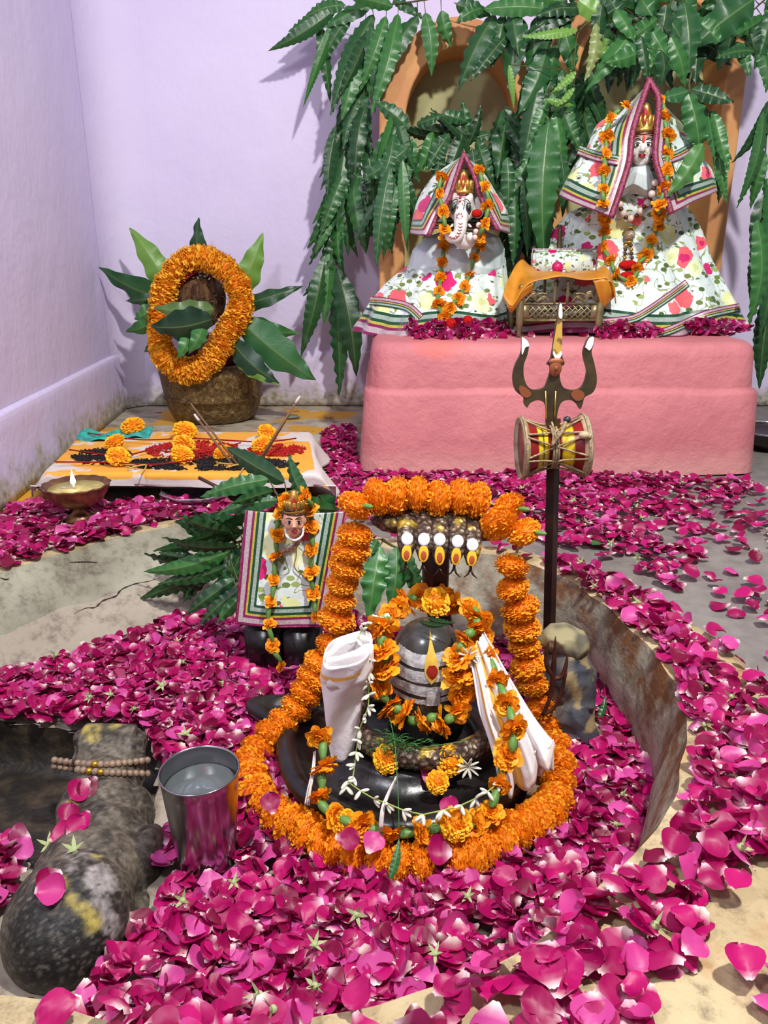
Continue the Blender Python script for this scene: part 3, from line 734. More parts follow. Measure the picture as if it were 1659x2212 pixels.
# ================================================================== white blossom strands, grass, threads
M_bud = plain('white_blossom', srgb(226, 226, 212), 0.5, 0, .4, srgb(206, 208, 186), 40)
M_stem = plain('pale_green_stem', srgb(150, 170, 84), .5)
def bud_strand(label, P, n, R, seed):
    rd = random.Random(seed); Q = even([V(p) for p in P], n); mz = min(Q, key=lambda q: q.z)
    t = thing('blossom_strand', label, 'flower strand', (mz.x, mz.y, mz.z - .004), 'white blossom strands')
    m = MB(); m.tube(Q, .0011, 5); m.build('stem', M_stem, t)
    for i in range(n + 1):
        m = MB()
        for k in range(3):
            d = V((rd.uniform(-1, 1), rd.uniform(-1, -.1), rd.uniform(-1, .7))).normalized(); q = d.to_track_quat('Z', 'Y').to_matrix()
            m.ell(Q[i] + d * R * .9, (R * .38, R * .30, R), q, 8, 6)
        m.build('bud', M_bud, t)
bud_strand('strand of small white buds running down beside the tapering white cloth packet', [at(*q) for q in [(838, 1325, 1.02), (800, 1345, 1.0), (772, 1378, .98), (792, 1425, .955), (796, 1480, .945), (795, 1530, .935), (778, 1570, .925), (770, 1620, .915), (762, 1680, .89), (748, 1700, .88)]], 17, .0075, 3)
bud_strand('sagging strand of white buds across the front of the black stone seat', [at(*q) for q in [(750, 1688, .86), (800, 1722, .83), (850, 1740, .80), (898, 1760, .79), (950, 1752, .79), (1000, 1738, .80), (1050, 1712, .83), (1078, 1690, .85)]], 10, .0072, 4)
for u, v, Y, lb in ((1012, 1655, .90, 'white star-shaped blossom beside a magenta petal on the seat'), (1012, 1415, .97, 'pair of white blossoms tucked at the knot of the pleated cloth')):
    m = MB(); c = at(u, v, Y); rd = random.Random(u)
    for k in range(9):
        d = V((math.cos(k * .7), -.35, math.sin(k * .7))).normalized(); m.ell(c + d * .009, (.0028, .0015, .010), d.to_track_quat('Z', 'Y').to_matrix(), 8, 6)
    tag(m.build('white_blossom', M_bud), lb, 'flower')
M_grass = plain('fresh_green_grass', srgb(66, 120, 58), .5, 0, .3)
m = MB(); rd = random.Random(5)
for k in range(150):
    c = at(rd.gauss(862, 26), rd.gauss(1612, 14), .92 + rd.uniform(-.015, .015)); d = V((rd.uniform(-1, 1), rd.uniform(-.7, .3), rd.uniform(-.5, .9))) * rd.uniform(.012, .03)
    m.tube([c, c + d * .5 + V((0, 0, .003)), c + d], [.0006, .0005, .0002], 3)
for pts_ in ([(840, 1545, .945), (852, 1600, .90), (858, 1680, .85), (862, 1790, .80), (858, 1850, .79)], [(880, 1620, .92), (930, 1612, .91), (1010, 1600, .92)]):
    m.tube(crom([at(*q) for q in pts_], 12), .0007, 4)
tag(m.build('grass_tuft', M_grass), 'fine fresh green grass tuft laid on the black seat before the lingam', 'grass')
M_thread = plain('white_cotton_thread', srgb(214, 206, 198), .8, 0, .2)
for lb, P in (('hank of white cotton thread hanging over the seat edge by the tapering cloth', [(680, 1625, .90), (676, 1670, .87), (668, 1705, .85), (664, 1738, .84)]), ('hank of white cotton thread hanging down the middle of the seat edge', [(855, 1680, .87), (838, 1715, .83), (826, 1750, .80), (822, 1792, .79)])):
    m = MB()
    for k in range(9):
        dx = random.uniform(-7, 7); m.tube(crom([at(u + dx * (.3 + .6 * i / 3), v + random.uniform(-3, 3), Y) for i, (u, v, Y) in enumerate(P)], 10), .0009, 4)
    tag(m.build('cotton_thread', M_thread), lb, 'thread')

# ================================================================== steel tumbler
tb = at(447, 1872, .795); TUMB = (tb.x, .80)
M_steel = NT('polished_steel'); M_steel.base((.40, .385, .41), .2, 1.0); M_steel = M_steel.m
M_water = NT('still_water'); M_water.base((.75, .85, .85), .03, 0, .5); M_water.b.inputs['Transmission Weight'].default_value = .9; M_water.b.inputs['IOR'].default_value = 1.33; M_water = M_water.m
T = thing('steel_tumbler', 'tall shiny steel tumbler full of water standing in the petals', 'tumbler', (TUMB[0], TUMB[1], ZB + .004))
r0, r1, z0, z1 = .0335, .0485, ZB + .004, .014
m = MB(); pr = [(0, z0), (r0 - .002, z0), (r0, z0 + .003)]
pr += [(r0 + (r1 - r0) * (k / 10) ** .85, z0 + .003 + (z1 - z0 - .006) * k / 10) for k in range(1, 11)]
pr += [(r1 + .0012, z1 - .001), (r1 + .0010, z1 + .0008), (r1 - .0004, z1 + .0008), (r1 - .0012, z1 - .002)]
pr += [(r0 + (r1 - r0) * (k / 10) ** .85 - .0014, z0 + .004 + (z1 - z0 - .008) * k / 10) for k in range(9, -1, -1)] + [(0, z0 + .004)]
m.lathe(pr, (TUMB[0], TUMB[1], 0), 72); m.build('cup', M_steel, T)
zw = z1 - .024; rw = r0 + (r1 - r0) * ((zw - z0) / (z1 - z0)) ** .85 - .0016
m = MB(); m.lathe([(0, z0 + .006), (r0 - .003, z0 + .006), (rw, zw), (rw - .001, zw + .0004), (rw - .006, zw - .0004), (0, zw - .0004)], (TUMB[0], TUMB[1], 0), 60); m.build('water', M_water, T)

# ================================================================== seated stone bull, seen from behind
NB1 = MB()
for (u, v, Y, r) in ((150, 1985, .705, (.073, .085, .068)), (190, 1900, .775, (.070, .075, .062)), (215, 1830, .835, (.066, .070, .062)), (222, 1770, .885, (.060, .055, .060)), (228, 1715, .93, (.052, .045, .060)), (172, 1745, .87, (.030, .040, .030))):
    NB1.ell(at(u, v, Y), r, nu=24, nv=16)
NB1.box(at(238, 1655, .965), (.105, .05, .07), bev=.012)
NB1.box(at(238, 1600, .985), (.108, .05, .052), Matrix.Rotation(.05, 3, 'Y'), bev=.014)
for u, v, Y, r in ((322, 1850, .82, (.022, .045, .040)), (300, 2010, .74, (.022, .05, .04)), (60, 2060, .72, (.03, .06, .04)), (300, 1760, .90, (.022, .03, .045))): NB1.ell(at(u, v, Y), r)
b0 = at(150, 2080, .72); NB1.box((b0.x + .012, .80, ZB - .048), (.150, .40, .060), Matrix.Rotation(-.17, 3, 'Z'), bev=.012)
SM = [(at(205, 1905, .72), .050, (1, .9), 'w'), (at(225, 1945, .73), .040, 0, 'w'), (at(180, 1880, .745), .03, 0, 'w')]
def bullcol(p):
    n = mnoise.noise(p * 35) * .5 + mnoise.noise(p * 90) * .3 + mnoise.noise(p * 200) * .25
    c = lerp3(srgb(112, 102, 88), srgb(58, 52, 46), sstep(-.25, .3, n))
    u, v, f = ((p - V((0, 0, H))), 0, 0)
    d = p - at(140, 2005, .655)
    k = sstep(.085, .045, (V((d.x, d.y * 1.0, d.z))).length + n * .02)
    c = lerp3(c, srgb(24, 24, 25), k * .92)
    for (q, r, _, _) in SM:
        k = sstep(r, r * .3, (p - q).length + n * .04); c = lerp3(c, srgb(170, 162, 160), k * .75)
    for q in YS:
        k = sstep(.013, .004, (p - q).length + n * .016); c = lerp3(c, srgb(178, 160, 74), k * .8)
    c = lerp3(c, srgb(150, 142, 130), .35 * sstep(.15, .4, mnoise.noise(p * 230 + V((4, 4, 4)))))
    return c
def nearsurf(u, v, Y): return at(u, v, Y)
YS = []
ND = blob(NB1, 'bull_statue', attrmat('weathered_bull_stone', .6, .4, bump=.8, bscale=90, mulnoise=(110, .45)), voxel=.0042, smooth=6, colfn=lambda p: (1, 1, 1))
tag(ND, 'weathered seated stone bull seen from behind with ash and turmeric smears', 'bull statue')
# paint with the real surface points under each smear
dg = bpy.context.evaluated_depsgraph_get(); dg.update()
def hit(u, v):
    o = ND; org = WL[o.name]; ok, loc, nr, ix = o.ray_cast(V((0, 0, H)) - org, ray(u, v).normalized())
    return loc + org if ok else None
SM = [(q, r, 0, 0) for q, r in [(hit(u, v), r) for u, v, r in ((190, 1850, .022), (215, 1880, .026), (235, 1915, .020), (185, 1905, .022), (215, 1940, .022), (240, 1990, .012), (150, 1880, .012))] if q]
YS = [q for q in [hit(u, v) for u, v in ((160, 1735), (150, 1745), (130, 1900), (140, 1915), (155, 1940), (175, 1960), (195, 1975), (205, 1850), (200, 1995), (215, 1575), (190, 1572), (245, 1568), (205, 1590))] if q]
a = ND.data.color_attributes['Col']
for i, q in enumerate(ND.data.vertices):
    c = bullcol(q.co + WL[ND.name]); a.data[i].color = (*c, 1)
BULL = (-.34, .75)
bv = [(q.co.x + WL[ND.name].x, q.co.y + WL[ND.name].y) for q in ND.data.vertices]
bcell = set((round(x / .02), round(y / .02)) for x, y in bv)
def inbull(x, y): return (round(x / .02), round(y / .02)) in bcell
NK = thing('bead_necklace', 'double row of tan and brass beads round the stone bull neck', 'necklace', at(228, 1660, .95))
M_beadb = plain('tan_wood_bead', srgb(126, 104, 88), .45, 0, .5, srgb(150, 126, 104), 90); M_beadg = plain('brass_bead', srgb(190, 150, 50), .35, .8)
for row, dv in ((0, 0), (1, 13)):
    m = MB()
    for k in range(17):
        t = k / 16; u = 118 + 200 * t; v = 1642 + dv + 26 * math.sin(PI * t) * .35 + (16 * t * t if row else 0)
        o_ = hit(u, v); p = (o_ if o_ is not None else at(u, v, .965)) - ray(u, v).normalized() * .003
        mm = MB(); mm.ell(p, (.0052,) * 3, nu=12, nv=8); mm.build('bead', M_beadg if 6 <= k <= 8 and (k + row) % 2 else M_beadb, NK)

# rose petals and calyxes lying on the bull and on the seat are added with the others
# ================================================================== rough stone with iron trident
rb = at(1232, 1600, 1.07); ROCKC = (rb.x, 1.10)
m = MB()
for (u, v, Y, r) in ((1232, 1560, 1.09, (.047, .045, .065)), (1228, 1470, 1.11, (.046, .045, .055)), (1240, 1600, 1.08, (.05, .05, .05)), (1222, 1425, 1.12, (.04, .04, .035))): m.ell(at(u, v, Y), r)
def rockcol(p):
    n = mnoise.noise(p * 26); c = lerp3(srgb(92, 88, 84), srgb(56, 58, 66), sstep(-.3, .3, n))
    if mnoise.noise(p * 34 + V((5, 1, 2))) > .28: c = lerp3(c, srgb(150, 128, 84), .7)
    return c
M_rock = attrmat('rough_stone', .65, .35, bump=.8, bscale=60)
def rockdisp(p): return p + V((mnoise.noise(p * 24), mnoise.noise(p * 24 + V((3, 3, 3))), mnoise.noise(p * 24 + V((9, 3, 3))))) * .012 + V((mnoise.noise(p * 70), mnoise.noise(p * 70 + V((3, 3, 3))), 0)) * .004
o = blob(m, 'standing_stone', M_rock, voxel=.005, smooth=3, colfn=rockcol, disp=rockdisp); tag(o, 'rough grey upright stone beside the trident pole against the basin wall', 'stone')
m = MB(); m.ell(at(1215, 1388, 1.12), (.038, .032, .026)); m.ell(at(1232, 1392, 1.12), (.034, .03, .024))
o = blob(m, 'pebble', M_rock, voxel=.004, smooth=2, disp=rockdisp, colfn=lambda p: lerp3(srgb(150, 140, 104), srgb(96, 90, 76), sstep(-.3, .3, mnoise.noise(p * 40)))); tag(o, 'pale mossy round pebble resting on top of the upright stone', 'pebble')
M_rust = plain('rusted_iron', srgb(92, 48, 34), .6, .4, .4, srgb(66, 36, 28), 40, .4, 80)
m = MB(); Yt = 1.045
for P_, r in (([(1172, 1545), (1190, 1500), (1196, 1440), (1200, 1375)], [.0030, .0035, .0045, .0008]), ([(1196, 1462), (1182, 1440), (1180, 1410), (1186, 1385)], [.004, .004, .003, .0008]), ([(1196, 1465), (1212, 1462), (1222, 1440), (1226, 1408)], [.004, .004, .0035, .0008]), ([(1172, 1545), (1200, 1525), (1216, 1480), (1222, 1450)], [.003, .003, .003, .003])):
    Q = crom([at(u, v, Yt) for u, v in P_], 12); m.tube(Q, [r[min(3, int(k / 4))] * (1 - (k % 4) / 4) + r[min(3, int(k / 4) + 1)] * (k % 4) / 4 for k in range(13)], 8)
tag(m.build('iron_trident', M_rust), 'small rusty iron trident leaning on the upright stone', 'trident')

# ================================================================== tall brass trident on its pole
YT = 1.22
def brass_mat(name, a, b, rough=.35, metal=.7):
    t = NT(name); co = t.coord(); col = t.ramp(t.noise(co, 24, 5, .6), [(.35, a), (.65, b)])
    t.base(col, rough, metal, .5); t.bump(t.noise(co, 50, 4), .2, .004); return t.m
M_dbrass = brass_mat('tarnished_brass', srgb(112, 96, 66), srgb(78, 66, 52))
M_pole = plain('brown_iron_pole', srgb(66, 44, 34), .45, .4, .5, srgb(46, 32, 30), 30)
TR = thing('trident', 'tall tarnished brass trident with white-tipped prongs on a brown iron pole', 'trident', at(1186, 1385, YT))
m = MB(); pb = at(1186, 1385, YT); pt = at(1197, 905, YT); m.tube([pb, pb.lerp(pt, .5), pt], .0108, 4); m.build('pole', M_pole, TR, smooth=False)
def T2(u, v): p = at(u, v, YT); return (p.x, p.z)
blade = [(1180, 918), (1179, 890), (1175, 870), (1160, 864), (1145, 870), (1138, 880), (1131, 871), (1130, 858), (1115, 846), (1108, 830), (1107, 808), (1113, 785), (1122, 768), (1126, 752), (1126, 738), (1127, 727), (1137, 733), (1142, 745), (1139, 765), (1131, 788), (1131, 812), (1138, 832), (1150, 841), (1166, 840), (1176, 834), (1182, 820), (1187, 802),
         (1186, 790), (1180, 786), (1187, 776), (1191, 762), (1200, 700), (1206, 657), (1213, 658), (1214, 700), (1213, 762), (1219, 785), (1210, 792), (1208, 806), (1211, 826), (1219, 838), (1236, 842), (1252, 838), (1262, 822), (1266, 800), (1261, 780), (1258, 762), (1262, 746), (1270, 730), (1282, 727), (1281, 745), (1277, 760), (1283, 785), (1288, 810), (1287, 832), (1279, 848), (1262, 858), (1258, 872), (1252, 883), (1244, 872), (1232, 864), (1216, 866), (1208, 876), (1203, 895), (1200, 918)]
blade = [(q.x, q.y) for q in closed_rom([V((a, b, 0)) for a, b in blade], 260)]
m = MB(); m.prism([T2(u, v) for u, v in blade], (0, YT, 0), (1, 0, 0), (0, 0, 1), (0, 1, 0), .007)
o = m.build('blade', M_dbrass, TR, smooth=False); b = o.modifiers.new('b', 'BEVEL'); b.width = .0015; b.segments = 2
def patch(name, mat, pts_, off=.0042, th=.0016):
    pts_ = [(q.x, q.y) for q in closed_rom([V((a, b, 0)) for a, b in pts_], 60)]
    m = MB(); m.prism([T2(u, v) for u, v in pts_], (0, YT - off, 0), (1, 0, 0), (0, 0, 1), (0, 1, 0), th); return m.build(name, mat, TR, smooth=False)
patch('white_tip', M_whitedab, [(1126, 762), (1126, 738), (1127, 728), (1137, 734), (1142, 746), (1134, 750), (1128, 764)])
patch('white_tip', M_whitedab, [(1263, 748), (1271, 731), (1281, 728), (1279, 745), (1272, 756), (1266, 752)])
M_ybl = plain('turmeric_stained_blade', srgb(206, 166, 76), .6, .1, .4, srgb(120, 92, 54), 60, .2, 60, lo=.5, hi=.6)
patch('yellow_stain', M_ybl, [(1192, 760), (1201, 702), (1207, 660), (1212, 660), (1213, 705), (1212, 762), (1207, 766), (1197, 766)])
patch('white_ring', M_whitedab, [(1193, 762), (1197, 772), (1207, 773), (1212, 764), (1210, 758), (1202, 766), (1195, 758)], .0052)
patch('white_tip', M_whitedab, [(1205, 680), (1207, 658), (1212, 658), (1213, 684), (1208, 687)], .0052)
patch('copper_stain', plain('copper_stain', srgb(150, 84, 50), .5, .3), [(1232, 852), (1240, 842), (1252, 842), (1261, 850), (1256, 862), (1243, 864)])
patch('copper_stain', bpy.data.materials['copper_stain'], [(1120, 836), (1128, 833), (1142, 842), (1146, 852), (1136, 858), (1124, 850)])
m = MB(); fc = at(1200, 795, YT - .005); m.ell(fc, (.010, .005, .014)); m.ell(fc + V((0, -.005, 0)), (.003, .002, .004)); m.ell(fc + V((0, 0, .010)), (.012, .004, .006)); m.build('face_boss', bpy.data.materials['copper_stain'], TR)
m = MB()
for du in (-9, 8): m.tube([at(1190 + du, 905, YT - .005), at(1190 + du * 1.3, 845, YT - .005)], .0012, 6)
m.build('edge_wire', plain('bright_brass', srgb(206, 170, 90), .3, .8), TR)

# ---- hourglass drum tied across the pole
YD = YT - .005
DR = thing('hourglass_drum', 'small red and yellow hourglass drum laced with cord on the trident pole', 'drum', at(1195, 1030, YD))
ca, cb = at(1128, 968, YD), at(1258, 962, YD); ax = (cb - ca); Ld = ax.length; ax = ax.normalized(); Rq_ = ax.to_track_quat('Z', 'Y').to_matrix()
def dring(r, t, k, n=40): pass
cols = {'r': srgb(128, 22, 18), 'y': srgb(214, 184, 30), 'k': srgb(40, 14, 14)}
prf = []; cl = []
for k in range(41):
    t = k / 40; s_ = abs(t - .5) * 2; r = .024 + (.046 - .024) * s_ ** .9
    prf.append((r, t * Ld)); c = cols['k'] if s_ < .12 else cols['y'] if (.2 < s_ < .40 or .44 < s_ < .60) else cols['k'] if .40 <= s_ <= .44 else cols['r']
    cl.append(c)
m = MB(); m.lathe(prf, ca, 40, Rq_, col=cl); m.build('drum_body', attrmat('lacquered_drum', .3, .5), DR)
M_skin = plain('pale_hide', srgb(196, 176, 142), .6, 0, .3, srgb(150, 128, 98), 30, .4, 50)
for c_, s_ in ((ca, -1), (cb, 1)):
    m = MB(); Z = s_ * .003
    m.lathe([(0, -.006 * s_), (.040, -.006 * s_), (.048, -.004 * s_), (.0505, 0), (.0495, .006 * -s_ * -1), (.0455, .006 * s_ * -1)], c_, 40, Rq_, mod=lambda a, j: 1 + .012 * math.sin(5 * a)); m.build('drum_head', M_skin, DR)
M_cord = plain('hemp_cord', srgb(170, 150, 116), .85, 0, .2, srgb(130, 110, 84), 200)
m = MB(); nL = 8
def rp(c_, a, r): return c_ + Rq_ @ V((r * math.cos(a), r * math.sin(a), 0))
mid = ca.lerp(cb, .5)
for k in range(nL):
    a = 2 * PI * k / nL + .2
    m.tube(crom([rp(ca, a, .050), rp(mid, a + .35, .034), rp(cb, a + .7, .050)], 12), .0017, 6)
    m.tube(crom([rp(ca, a + .7, .050), rp(mid, a + .35, .034), rp(cb, a, .050)], 12), .0017, 6)
for z in (-.004, 0, .004): m.tube([rp(mid + ax * z, 2 * PI * k / 24, .034) for k in range(24)], .0018, 6, closed=True)
for c_ in (ca, cb): m.tube([rp(c_, 2 * PI * k / 30, .0508) for k in range(30)], .0022, 6, closed=True)
m.tube(crom([at(1193, 962, YD - .04), at(1212, 935, YD - .042), at(1222, 912, YD - .03)], 10), .0028, 6)
m.tube(crom([at(1193, 962, YD - .04), at(1196, 930, YD - .035), at(1192, 912, YD - .01)], 10), .0018, 6)
m.build('lacing', M_cord, DR)
m = MB(); m.ell(at(1225, 907, YD - .025), (.006,) * 3); m.build('beater_bead', plain('dark_bead', srgb(42, 40, 50), .35), DR)
m = MB(); m.ell(at(1262, 940, YD - .048), (.009, .006, .006)); m.ell(at(1270, 942, YD - .046), (.006, .006, .005)); m.build('beater_knot', M_skin, DR)
# ================================================================== printed cloth
def floral(name, scale=13.0):
    t = NT(name); co = t.coord((1, .6, 1)); at_ = t.attr(); r = t.sep(at_)[0]
    nz = t.n('ShaderNodeTexNoise'); nz.inputs['Scale'].default_value = 30; nz.inputs['Detail'].default_value = 2; t.l(co, nz.inputs['Vector'])
    add = t.n('ShaderNodeVectorMath'); add.operation = 'MULTIPLY_ADD'; t.l(nz.outputs['Color'], add.inputs[0]); add.inputs[1].default_value = (.018, .018, .018); t.l(co, add.inputs[2]); cd = add.outputs[0]
    white = t.ramp(t.noise(co, 40, 3), [(.4, srgb(222, 232, 228)), (.6, srgb(206, 220, 214))])
    # curling vines and leaves
    vn = t.noise(cd, scale * 1.15, 1, .4, 1.2); vine = t.ramp(t.math('ABSOLUTE', t.math('SUBTRACT', vn, .5)), [(.0, (1, 1, 1)), (.011, (1, 1, 1)), (.016, (0, 0, 0))])
    col = t.mix(vine, white, srgb(132, 148, 84))
    lv = t.voro(t.coord((1, .6, 1.5)), scale * 2.5, .95); lm = t.ramp(lv.outputs['Distance'], [(.34, (1, 1, 1)), (.37, (0, 0, 0))])
    near = t.ramp(t.math('ABSOLUTE', t.math('SUBTRACT', vn, .5)), [(.16, (1, 1, 1)), (.18, (0, 0, 0))])
    pick = t.ramp(t.sep(lv.outputs['Color'])[0], [(.0, (0, 0, 0)), (.2, (1, 1, 1))], True)
    lm = t.mix(1, t.mix(1, lm, near, 'MULTIPLY'), pick, 'MULTIPLY')
    col = t.mix(lm, col, t.ramp(t.sep(lv.outputs['Color'])[1], [(0, srgb(74, 96, 44)), (.5, srgb(104, 124, 58)), (.8, srgb(150, 168, 96))], True))
    # blossoms: lobed coral, magenta and pale yellow
    f1 = t.voro(cd, scale, .75); lob = t.voro(cd, scale * 4.4, 1)
    d = t.math('ADD', f1.outputs['Distance'], t.math('MULTIPLY', lob.outputs['Distance'], .16))
    rnd = t.sep(f1.outputs['Color'])
    rad = t.ramp(rnd[1], [(0, (.44,) * 3), (.5, (.52,) * 3), (.8, (.38,) * 3)], True)
    fm = t.math('LESS_THAN', d, rad)
    bl = t.ramp(rnd[0], [(0, srgb(232, 92, 100)), (.30, srgb(206, 22, 108)), (.52, srgb(222, 228, 160)), (.66, srgb(238, 108, 112)), (.78, srgb(226, 234, 190))], True)
    inner = t.math('LESS_THAN', d, t.math('MULTIPLY', rad, .55))
    bl2 = t.ramp(rnd[0], [(0, srgb(240, 110, 110)), (.14, srgb(200, 16, 100)), (.52, srgb(236, 238, 190)), (.66, srgb(204, 20, 104)), (.78, srgb(210, 220, 150))], True)
    bl = t.mix(inner, bl, bl2)
    col = t.mix(fm, col, bl)
    mg, sv, ye, gr = srgb(150, 26, 92), srgb(206, 186, 190), srgb(214, 200, 70), srgb(22, 84, 50)
    bd = t.ramp(r, [(0, mg), (.055, sv), (.17, mg), (.23, ye), (.28, gr), (.34, srgb(180, 200, 186)), (.43, gr), (.49, (1, 1, 1))], True)
    m_ = t.ramp(r, [(0, (1, 1, 1)), (.49, (0, 0, 0))], True)
    sp = t.ramp(t.voro(co, 320).outputs['Distance'], [(.15, (1.0,) * 3), (.5, (.62,) * 3)])
    bd = t.mix(1, bd, sp, 'MULTIPLY')
    col = t.mix(m_, col, bd)
    t.base(col, t.math('SUBTRACT', .75, t.math('MULTIPLY', t.sep(m_)[0], .40)), 0, .4)
    t.bump(t.math('ADD', t.noise(co, 35, 3), t.math('MULTIPLY', t.sep(m_)[0], .6)), .3, .004); t.b.inputs['Sheen Weight'].default_value = .15
    return t.m
M_floral = floral('floral_print_cloth', 13); M_floral2 = floral('floral_print_cloth_small', 24)
M_floral3 = floral('floral_print_cloth_square', 18)
M_silk = plain('white_satin', srgb(214, 226, 224), .45, 0, .45, srgb(196, 212, 210), 12)
M_marb = plain('white_marble', srgb(226, 224, 218), .3, 0, .5)
M_gold = plain('gilt_metal', srgb(214, 176, 88), .3, .7, .5, srgb(176, 134, 60), 60)
M_redp = plain('red_paint', srgb(176, 34, 34), .5); M_blk = plain('black_paint', srgb(14, 12, 12), .35); M_lip = plain('lip_red', srgb(150, 22, 26), .4)
M_redwool = plain('red_wool_pompom', srgb(200, 26, 22), .9, 0, .2, srgb(160, 14, 14), 200, .8, 300)
M_pearl = plain('pearl_bead', srgb(224, 204, 190), .2, .1, .6)
M_brownb = plain('brown_bead', srgb(74, 44, 32), .3)

class Cast:                     # finds points on a surface already built
    def __init__(s, *obs): s.o = obs
    def __call__(s, u, v, off=.004, dflt=2.5):
        best = None; d = ray(u, v).normalized()
        for o in s.o:
            org = WL[o.name]; ok, loc, nr, ix = o.ray_cast(V((0, 0, H)) - org, d)
            if ok and (best is None or (loc + org).y < best.y): best = loc + org
        if best is None: return at(u, v, dflt)
        return best - d * off
def loft(rows, fold=.01, kf=11, seed=0, hem=True, NA=220, NR=60):
    """rows: (v, uL, uR, Yfront, depth) from top to bottom; gives a fold-draped closed skirt"""
    R = []
    for v, uL, uR, Yf, dp in rows:
        p = at((uL + uR) / 2, v, Yf); hw = (uR - uL) / 2 * pxm(Yf + dp, p.z); R.append(V((p.x, p.z, hw)).to_tuple() + (Yf, dp))
    def g(t):
        x = t * (len(R) - 1); k = min(int(x), len(R) - 2); f = x - k; f = f * f * (3 - 2 * f) * .5 + f * .5
        return [R[k][i] * (1 - f) + R[k + 1][i] * f for i in range(5)]
    zb = R[-1][1]
    def fn(a, b):
        cx_, z, hw, Yf, dp = g(b); th = 2 * PI * a
        rip = fold * (.15 + b ** 1.3) * (math.sin(kf * th + 2 * math.sin(3 * th + seed) + seed) + .5 * math.sin((kf * 2 + 3) * th + seed * 2 + 2 * b))
        rr = 1 + rip / max(.05, dp)
        return V((cx_ + hw * (1 + rip / max(.06, hw)) * math.cos(th), Yf + dp - dp * rr * math.sin(th), z + (.012 * b * math.sin(kf * th * .5 + seed)) * (1 if b < .98 else .3)))
    m = MB(); m.grid(fn, NA, NR, lambda a, b: ((max(0, g(b)[1] - zb) / .14 if hem else 1.0), 0, 0)); return m
def veil(cols, parent, mat, name='veil', NA=70, NR=50, fold=.004):
    """cols: vertical lines (u,v,Y), inner edge -> silhouette -> back -> silhouette -> inner edge"""
    K = [crom([at(*q) for q in c], NR) for c in cols]
    def fn(a, b):
        j = int(round(b * NR)); P = [k[j] for k in K]; x = a * (len(P) - 1); i = min(int(x), len(P) - 2); t = x - i
        A, B, C_, D = P[max(i - 1, 0)], P[i], P[i + 1], P[min(i + 2, len(P) - 1)]
        p = 0.5 * ((2 * B) + (C_ - A) * t + (2 * A - 5 * B + 4 * C_ - D) * t * t + (3 * B - A - 3 * C_ + D) * t ** 3)
        p = p + V((0, -1, 0)) * fold * math.sin(a * 38 + 4 * b) * b
        return p
    L = [sum((k[i + 1] - k[i]).length for i in range(NR)) for k in K]
    def cf(a, b):
        p = fn(a, b); e = min((p - fn(0, b)).length if a < .5 else (p - fn(1, b)).length, (1 - b) * L[min(int(a * len(L)), len(L) - 1)])
        return (e / .12, 0, 0)
    m = MB(); m.grid(fn, NA, NR, cf); return m.build(name, mat, parent, solid=.002)
def band(cast, pts, w, parent, mat=None, flip=False, name='trim_band', off=.005, r1=.48):
    Q = crom([V((u, v, 0)) for u, v in pts], 50); n = 6; m = MB(); vs = []; cs = []
    for k, q in enumerate(Q):
        t = (Q[min(k + 1, 50)] - Q[max(k - 1, 0)]).normalized(); s_ = V((-t.y, t.x, 0)) * (1 if flip else -1)
        for j in range(n + 1): x = q + s_ * w * (j / n); vs.append(cast(x.x, x.y, off)); cs.append((r1 * j / n, 0, 0))
    # keep neighbouring points from jumping to a far surface
    for i in range(1, len(vs)):
        if i % (n + 1) and abs(vs[i].y - vs[i - 1].y) > .05: vs[i] = at(*uv_px(vs[i]), vs[i - 1].y)
    m.add(vs, [(k * (n + 1) + j, k * (n + 1) + j + 1, (k + 1) * (n + 1) + j + 1, (k + 1) * (n + 1) + j) for k in range(50) for j in range(n)], cs)
    return m.build(name, mat or M_floral, parent, solid=.002)
def uv_px(p):
    d = p - V((0, 0, H)); f = d.y * math.cos(TH) - d.z * math.sin(TH); up = d.y * math.sin(TH) + d.z * math.cos(TH)
    return CX + FP * d.x / f, CY - FP * up / f
